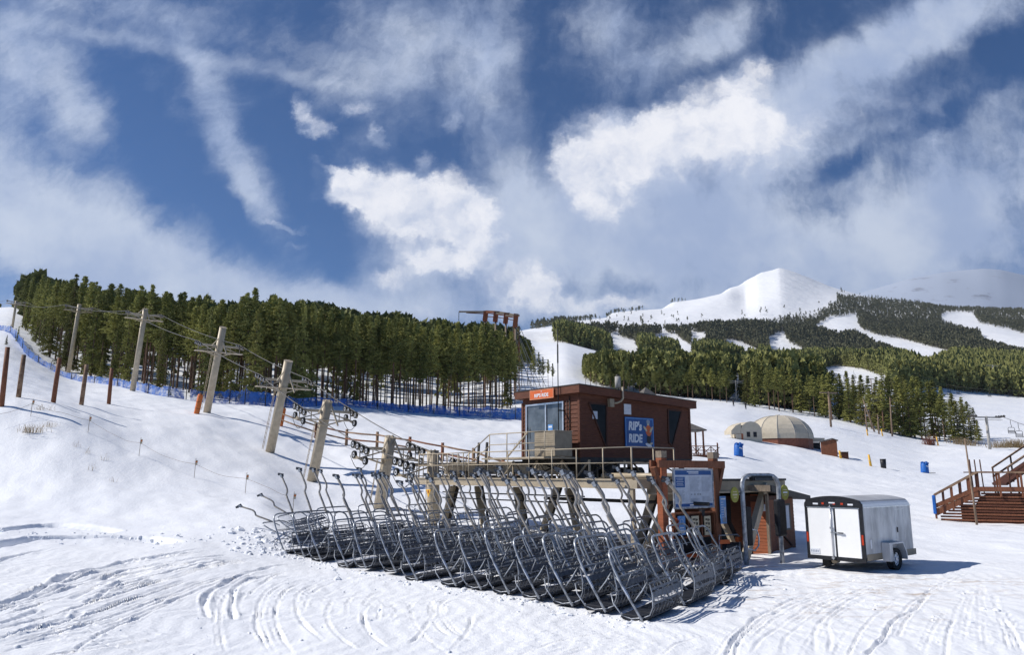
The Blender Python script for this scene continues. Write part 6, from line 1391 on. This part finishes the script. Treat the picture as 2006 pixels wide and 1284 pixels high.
# ------------------------------------------------------------------ small things on the snow field
for px, Yq, lab, sc in ((1447, 80, 'blue vinyl covered bin left of the canvas porch', 1.0), (1812, 97, 'blue vinyl covered bin alone on the open snow right of the black bin', 1.0)):
    g = on(px, Yq); r_ = thing('covered_bin', lab, 'bin', g, .3, 'blue covered bins'); mb = MB(); mb.tube([(0, 0, -.1), (0, 0, .15), (.03, 0, 1.05), (.05, 0, 1.15)], [.46, .48, .45, .36], blue_pad, 10); mb.build('cover', r_)
    mb = MB()
    for k in range(7): a_ = k * .9; mb.box((.35 * math.cos(a_) + .1, .35 * math.sin(a_), 1.18 + .05 * (k % 3)), (.24, .16, .2), blue_pad, rz=a_, ry=.3)
    mb.build('gathered_top', r_)
    mb = MB(); mb.box((-.02, -.485, .82), (.30, .02, .09), white_s, ry=.15); mb.box((.12, -.485, .72), (.2, .02, .05), white_s, ry=.1); mb.build('print', r_)
    mb = MB(); mb.box((0, .1, -.02), (2.6 if px > 1800 else 1.0, .9, .07), brown_d); mb.build('base_board', r_)
g = on(1731, 94); r_ = thing('black_bin', 'black cylindrical bin standing on the open snow', 'bin', g, 0); mb = MB(); mb.tube([(0, 0, -.1), (0, 0, 1.05)], [.30, .34], black, 16); mb.build('drum', r_); mb = MB(); mb.tube([(.34 * math.cos(t_), .34 * math.sin(t_), 1.05) for t_ in np.linspace(0, 6.283, 17)], .03, black, 5); mb.build('rim', r_)
for px, Yq, h, lab in ((1706, 95, 1.45, 'tall yellow marker pole just left of the black bin'), (1647, 103, 1.0, 'yellow marker beside the low wooden box'), (1838, 175, 2.0, 'yellow marker at the foot of the right hand spruces'), (1729, 178, 1.6, 'yellow marker at the foot of the stand above the black bin'), (1700, 172, 1.4, 'orange yellow marker under the leaning bare trunks')):
    g = on(px, Yq); r_ = thing('marker_pole', lab, 'marker', g, 0, 'yellow marker poles'); r_.rotation_euler = (0, R(-6), 0); mb = MB(); mb.tube([(0, 0, -.1), (0, 0, h * .5), (0, 0, h)], [.16, .15, .12], yellow, 8); mb.build('sleeve', r_); mb = MB(); mb.cyl((0, 0, h * .45), (0, 0, h * .5), .165, cream, 8); mb.build('band', r_)
# two skiers far up the run
skin = mat('skin', (.55, .36, .27), .6)
def skier(px, Yq, m_, lab, lean):
    g = on(px, Yq); me = bpy.data.meshes.new('person'); 
    J = {'pel': (0, 0, .92), 'ch': (lean * .5, 0, 1.28), 'nk': (lean * .75, 0, 1.50), 'hd': (lean * .85, 0, 1.66), 'ht': (lean * .85, 0, 1.78), 'kl': (.12, .1, .50), 'fl': (0, .13, .06), 'tl': (.2, .14, .04), 'kr': (.12, -.1, .50), 'fr': (0, -.13, .06), 'tr': (.2, -.14, .04), 'el': (lean * .6 + .12, .34, 1.15), 'hl': (lean * .6 + .38, .36, 1.08), 'er': (lean * .6 + .12, -.34, 1.15), 'hr': (lean * .6 + .38, -.36, 1.08), 'sl': (lean * .65, .19, 1.42), 'sr': (lean * .65, -.19, 1.42)}
    ks = list(J); E = [('pel', 'ch'), ('ch', 'nk'), ('nk', 'hd'), ('hd', 'ht'), ('pel', 'kl'), ('kl', 'fl'), ('fl', 'tl'), ('pel', 'kr'), ('kr', 'fr'), ('fr', 'tr'), ('nk', 'sl'), ('sl', 'el'), ('el', 'hl'), ('nk', 'sr'), ('sr', 'er'), ('er', 'hr')]
    me.from_pydata([J[k] for k in ks], [(ks.index(a), ks.index(b)) for a, b in E], []); o = bpy.data.objects.new('person', me); C.objects.link(o); o.location = g; o.rotation_euler = (0, 0, R(-100))
    rad = {'pel': .17, 'ch': .19, 'nk': .08, 'hd': .11, 'ht': .09, 'kl': .09, 'kr': .09, 'fl': .06, 'fr': .06, 'tl': .05, 'tr': .05, 'el': .06, 'er': .06, 'hl': .045, 'hr': .045, 'sl': .09, 'sr': .09}
    sk_ = o.modifiers.new('skin', 'SKIN')
    for i, k in enumerate(ks): me.skin_vertices[0].data[i].radius = (rad[k], rad[k])
    me.skin_vertices[0].data[0].use_root = True
    sb = o.modifiers.new('sub', 'SUBSURF'); sb.levels = 1; sb.render_levels = 1; me.materials.append(m_)
    tag(o, lab, 'person', 'two skiers far up the run')
    hx = J['hd']; mb = MB(); mb.tube([(hx[0], 0, hx[2] - .02), (hx[0], 0, hx[2] + .08), (hx[0], 0, hx[2] + .16)], [.135, .14, .05], black, 10); mb.build('helmet', o)
    mb = MB(); mb.box((hx[0] + .12, 0, hx[2] - .03), (.05, .13, .12), skin); mb.build('face', o)
    r_ = thing('skis', 'pair of skis under the ' + ('skier left of the lane' if px < 1450 else 'skier crouching in dark clothes'), 'skis', g, R(-100)); 
    for y in (-.13, .13): mb = MB(); mb.box((.1, y, .02), (1.6, .09, .03), ink); mb.build('ski', r_)
skier(1437, 205, darkst, 'person skiing upright in dark clothes below the narrow tree lane', .1)
skier(1461, 200, black, 'person in black crouching on the snow, nearer the canvas dome', .35)

# ------------------------------------------------------------------ lift towers, poles and hanging chairs at the right
def tpole(px, Yq, pyt, lab, armw, r=.25, grp='lift towers beyond the snow field', m_=concrete, wheels=True, dz=0.0):
    g = on(px, Yq); h = at(px, pyt, Yq).z - g.z; rt_ = thing('lift_tower' if wheels else 'utility_pole', lab, 'lift tower' if wheels else 'pole', g, .25, grp)
    mb = MB(); mb.tube([(0, 0, -1), (0, 0, h)], [r, r * .8], m_, 10); mb.build('mast', rt_)
    mb = MB(); mb.box((0, 0, h - .25), (armw, .28, .28), m_); 
    if wheels: mb.box((0, 0, h - .8), (armw * 1.1, .5, .08), m_)
    mb.build('cross_arm', rt_)
    if wheels:
        for sg in (-1, 1):
            mb = MB(); mb.box((sg * armw / 2, 0, h - .05), (.25, 2.6, .22), darkst)
            for k in range(4): mb.wheel((sg * armw / 2, -1 + k * .66, h - .02), (1, 0, 0), .26, .16, rubber, darkst)
            mb.build('sheave_train', rt_)
    return g, h
gA, hA_ = tpole(1939, 168, 816, 'grey lift tower standing before the bushes at the right', 7.5, .33)
tpole(1763, 470, 724, 'distant lift tower with a broad head above the woods', 11, .6)
tpole(1443, 235, 746, 'thin lift tower in the narrow tree lane behind the skiers', 4.5, .2)
tpole(1951, 560, 716, 'distant lift tower high among the right hand woods', 11, .6)
tpole(1628, 176, 768, 'tall timber power pole with a cross arm behind the dome', 4.5, .26, 'poles along the wood edge', deadw, False)
tpole(1709, 330, 742, 'far slender pole among the right hand trees', 3.5, .22, 'poles along the wood edge', deadw, False)
for px0, py0, px1, py1, Yq in ((1690, 782, 1714, 842, 186), (1694, 800, 1699, 842, 184), (1743, 778, 1748, 846, 184), (1719, 812, 1722, 845, 182)):
    b = on(px1, Yq); t_ = at(px0, py0, Yq); r_ = thing('dead_tree', {1690: 'bare pale trunk leaning to the left at the wood edge', 1694: 'short bare trunk beside the leaning trunk', 1743: 'tall straight bare trunk at the wood edge', 1719: 'stubby bare trunk between the leaning and the tall bare ones'}[px0], 'tree', b, 0, 'bare trunks at the wood edge')
    mb = MB(); d_ = t_ - b; mb.tube([(0, 0, -.3), tuple(d_ * .5), tuple(d_)], [.22, .17, .08], deadw, 8); mb.build('trunk', r_)
    mb = MB(); rr = random.Random(px0)
    for k in range(7): p = d_ * rr.uniform(.4, .95); a_ = rr.uniform(0, 6); mb.tube([tuple(p), (p.x + 1.0 * math.cos(a_), p.y + math.sin(a_), p.z + .3)], [.04, .015], deadw, 4)
    mb.build('dead_limb', r_)
def hchair(px, py, Yq, lab, grp, s=1.0, first_=[None]):
    p = at(px, py, Yq)
    if first_[0]: return dup(first_[0], p, .3, lab, grp, scale=(s, s, s))
    r_ = thing('hanging_chair', lab, 'lift chair', p, .3, grp); r_.scale = (s, s, s); first_[0] = r_
    mb = MB(); mb.tube([(0, 0, 0), (0, 0, -.9), (.15, 0, -1.3), (0, 0, -1.6)], .05, darkst, 6); mb.build('hanger_stem', r_)
    mb = MB(); mb.tube([(-.9, 0, -2.8), (-.9, 0, -1.8), (-.7, 0, -1.6), (.7, 0, -1.6), (.9, 0, -1.8), (.9, 0, -2.8)], .05, darkst, 6); mb.build('bail_frame', r_)
    mb = MB(); mb.box((0, -.2, -2.8), (1.8, .5, .1), black); mb.build('seat', r_); mb = MB()
    for z_ in (-2.5, -2.25): mb.box((0, .05, z_), (1.8, .04, .14), darkst)
    mb.build('backrest', r_)
hchair(1979, 823, 160, 'empty chair hanging right of the grey lift tower, the higher one', 'chairs hanging right of the grey lift tower'); hchair(1994, 829, 152, 'empty chair hanging at the right edge, the lower one', 'chairs hanging right of the grey lift tower')
for k, (px, py, Yq, lab) in enumerate([(1843, 752, 520, 'far empty chair over the piste, leftmost of the far row'), (1858, 757, 515, 'far empty chair over the piste, second of the far row'), (1876, 759, 505, 'far empty chair over the piste, third of the far row'), (1937, 765, 500, 'far empty chair above the snow edge near the distant tower'), (1978, 764, 490, 'far empty chair nearest the right edge over the woods'), (1715, 764, 190, 'chair hanging before the wood, left of the tall bare trunk'), (1878, 816, 175, 'pair chair hanging before the big spruces'), (1893, 818, 172, 'chair hanging just right of the pair chair before the spruces'), (1672, 726, 420, 'far chair over the rocky clearing'), (1655, 728, 420, 'far chair over the rocky clearing, left of the other')]):
    hchair(px, py, Yq, lab, 'far chairs over the woods', 1.5 if Yq > 300 else 1.0)
mb = MB(); a = gA + Vector((3.2, 0, hA_)); mb.tube([a, at(1979, 823, 160), at(1994, 829, 152), at(2060, 850, 130)], .05, rope_m, 5); tag(mb.build('haul_rope'), 'steel rope sagging right from the grey lift tower', 'rope')
mb = MB(); mb.tube([at(1700, 727, 470), at(1763, 724, 470), at(1843, 752, 520), at(1876, 758, 505), at(1937, 764, 500), at(2050, 768, 480)], .07, rope_m, 5); tag(mb.build('haul_rope'), 'far steel rope carrying chairs over the piste at the right', 'rope')

# ------------------------------------------------------------------ swing ride above the wood
YR = 150; sw = on(1008, YR); sr = thing('swing_ride', 'tall ride frame with four orange heads and slanting cables above the pines', 'amusement ride', sw)
def rq(px, py, Y=YR): return at(px, py, Y) - sw
for k, (px, py) in enumerate([(951, 612), (971, 613), (991, 616), (1010, 620)]):
    Yk = YR + 3 - k * 1.5; p = rq(px, py, Yk); mb = MB(); mb.box(p + Vector((0, 0, -.9)), (.95, 1.2, 1.9 if k < 3 else 2.6), orange_w, ry=.1); mb.box(p + Vector((.2, 0, .12)), (1.2, 1.3, .14), greywood); mb.build('head', sr)
    mb = MB(); q_ = rq(px - (52 if k == 0 else 20), py - (1 if k else 0), Yk + 1); mb.bar(p + Vector((0, 0, .1)), q_ + Vector((0, 0, .1)), .22, .3, greywood if k != 1 else orange_w); mb.bar(p + Vector((0, 0, -.3)), q_ + Vector((1.5 if k == 0 else 0, 0, -.1)), .2, .2, brown2)
    if k: pv_ = rq(*[(951, 612), (971, 613), (991, 616)][k - 1], YR + 4.5 - k * 1.5); mb.bar(p + Vector((0, 0, .25)), pv_ + Vector((0, 0, .25)), .16, .26, greywood); mb.bar(p + Vector((0, 0, -.9)), pv_ + Vector((0, 0, -.9)), .14, .16, brown2)
    if k == 0: mb.bar(q_, q_ - Vector((0, 0, 1.8)), .12, .12, darkst)
    mb.build('arm', sr)
    mb = MB(); mb.tube([p + Vector((0, 0, -1.8)), Vector((p.x, p.y, 0))], .22, greywood, 6); mb.build('mast', sr)
mb = MB(); x0 = rq(1012, 640); 
for e in ((-.5, -.5), (.5, -.5), (.5, .5), (-.5, .5)): mb.tube([(x0.x + e[0], e[1], 0), (x0.x + e[0], e[1], x0.z)], .09, brown2, 5)
for k in range(12): z_ = x0.z * k / 12; mb.tube([(x0.x - .5, -.5, z_), (x0.x + .5, -.5, z_ + x0.z / 12)], .05, brown2, 4); mb.tube([(x0.x + .5, .5, z_), (x0.x - .5, .5, z_ + x0.z / 12)], .05, brown2, 4)
mb.build('lattice_mast', sr)
for k, (a, b) in enumerate([((1000, 645), (1022, 742)), ((1003, 640), (1032, 744)), ((1008, 652), (1045, 747)), ((1012, 648), (1058, 750)), ((1016, 655), (1068, 752)), ((1018, 640), (1080, 752)), ((1004, 676), (1020, 735)), ((1006, 668), (1050, 748))]):
    mb = MB(); g_ = on(b[0], YR - 1); mb.tube([rq(*a), g_ - sw], .055, concrete, 4); mb.build('cable', sr)

# ------------------------------------------------------------------ dry plants
def tuft(px, Yq, n, h, sp_, m_, lab, name='dry_grass', grp=None, cat='plant'):
    g = on(px, Yq); r_ = thing(name, lab, cat, g, 0, grp); rr = random.Random(px); mb = MB()
    for _ in range(n):
        a_ = rr.uniform(0, 6.283); l_ = rr.uniform(.4, 1) * h; x0, y0 = rr.gauss(0, sp_ * .4), rr.gauss(0, sp_ * .4); t_ = rr.uniform(.1, .6) * l_
        p1 = (x0 + t_ * .5 * math.cos(a_), y0 + t_ * .5 * math.sin(a_), l_ * .6); p2 = (x0 + t_ * math.cos(a_), y0 + t_ * math.sin(a_), l_)
        mb.tube([(x0, y0, -.05), p1, p2], [.02 * h, .014 * h, .005 * h], m_, 3, False)
    mb.build('stems', r_); return r_
tuft(62, 44, 90, .55, .8, dry, 'clump of dry brown grass on the left slope by the rope', grp=None); tuft(98, 45, 40, .35, .6, dry, 'small tuft of dry grass right of the larger clump'); tuft(84, 47.5, 36, .4, .8, dry, 'thin dry grass below the second bare post')
for px, Yq in ((150, 43), (172, 42.5), (205, 42), (178, 40.5), (222, 39.5)): tuft(px, Yq, 6, .42, .3, dry, 'few dry weed stalks poking from the left snow slope', 'weed_stalks', 'weed stalks on the left slope')
for k, (px, Yq, h, n) in enumerate([(1883, 190, 2.6, 160), (1905, 185, 2.0, 120), (1960, 178, 2.2, 160), (1985, 182, 2.8, 200), (2004, 180, 2.4, 160)]): tuft(px, Yq, n, h * .8, h * 1.3, dry, 'bare tan bush ' + ['beside the big spruces', 'left of the grey lift tower', 'just right of the grey lift tower', 'between the grey tower and the right edge', 'at the right edge below the hanging chairs'][k], 'bare_bush', 'bare bushes at the right', 'bush')
tuft(1822, 176, 90, 2.6, 1.6, mat('red twig', (.19, .07, .045), .8), 'reddish twiggy bush at the foot of the right hand wood', 'red_bush', None, 'bush')
tuft(700, 85, 0 + 6, .5, .3, dry, 'faint dry twig on the snow knoll', 'dry_twig'); tuft(1013, 75, 6, 1.0, .3, dry, 'thin dry twig left of the cabin', 'dry_twig')
for px, Yq, h in ((196, 103, 3.2), (34, 135, 2.6), (12, 120, 1.6), (332, 88, 1.6)):
    g = on(px, Yq); tree('spruce', rt.randrange(5), g, h, 1.0, {196: 'young spruce just inside the blue netting on the left', 34: 'young spruce by the farthest netting corner', 12: 'tiny spruce at the left edge of the picture', 332: 'low young spruce at the netting dip'}[px], None, 'spruce_tree', 1.1)
# ------------------------------------------------------------------ thin mountain air
hz = bpy.data.materials.new('mountain air'); hz.use_nodes = True; hz.node_tree.nodes.clear()
K = NT(hz.node_tree); vo = K.n('ShaderNodeVolumePrincipled'); ou = K.n('ShaderNodeOutputMaterial'); hz.node_tree.links.new(vo.outputs[0], ou.inputs['Volume'])
vo.inputs['Color'].default_value = (.75, .86, 1, 1); vo.inputs['Density'].default_value = .000035; vo.inputs['Anisotropy'].default_value = .2
mb = MB(); mb.bb((-12000, -400, -300), (12000, 9000, 1900)); hb_ = mb.build('haze'); hb_.data.materials.append(hz); tag(hb_, 'thin bluish mountain air over the whole view', 'haze', kind='stuff')
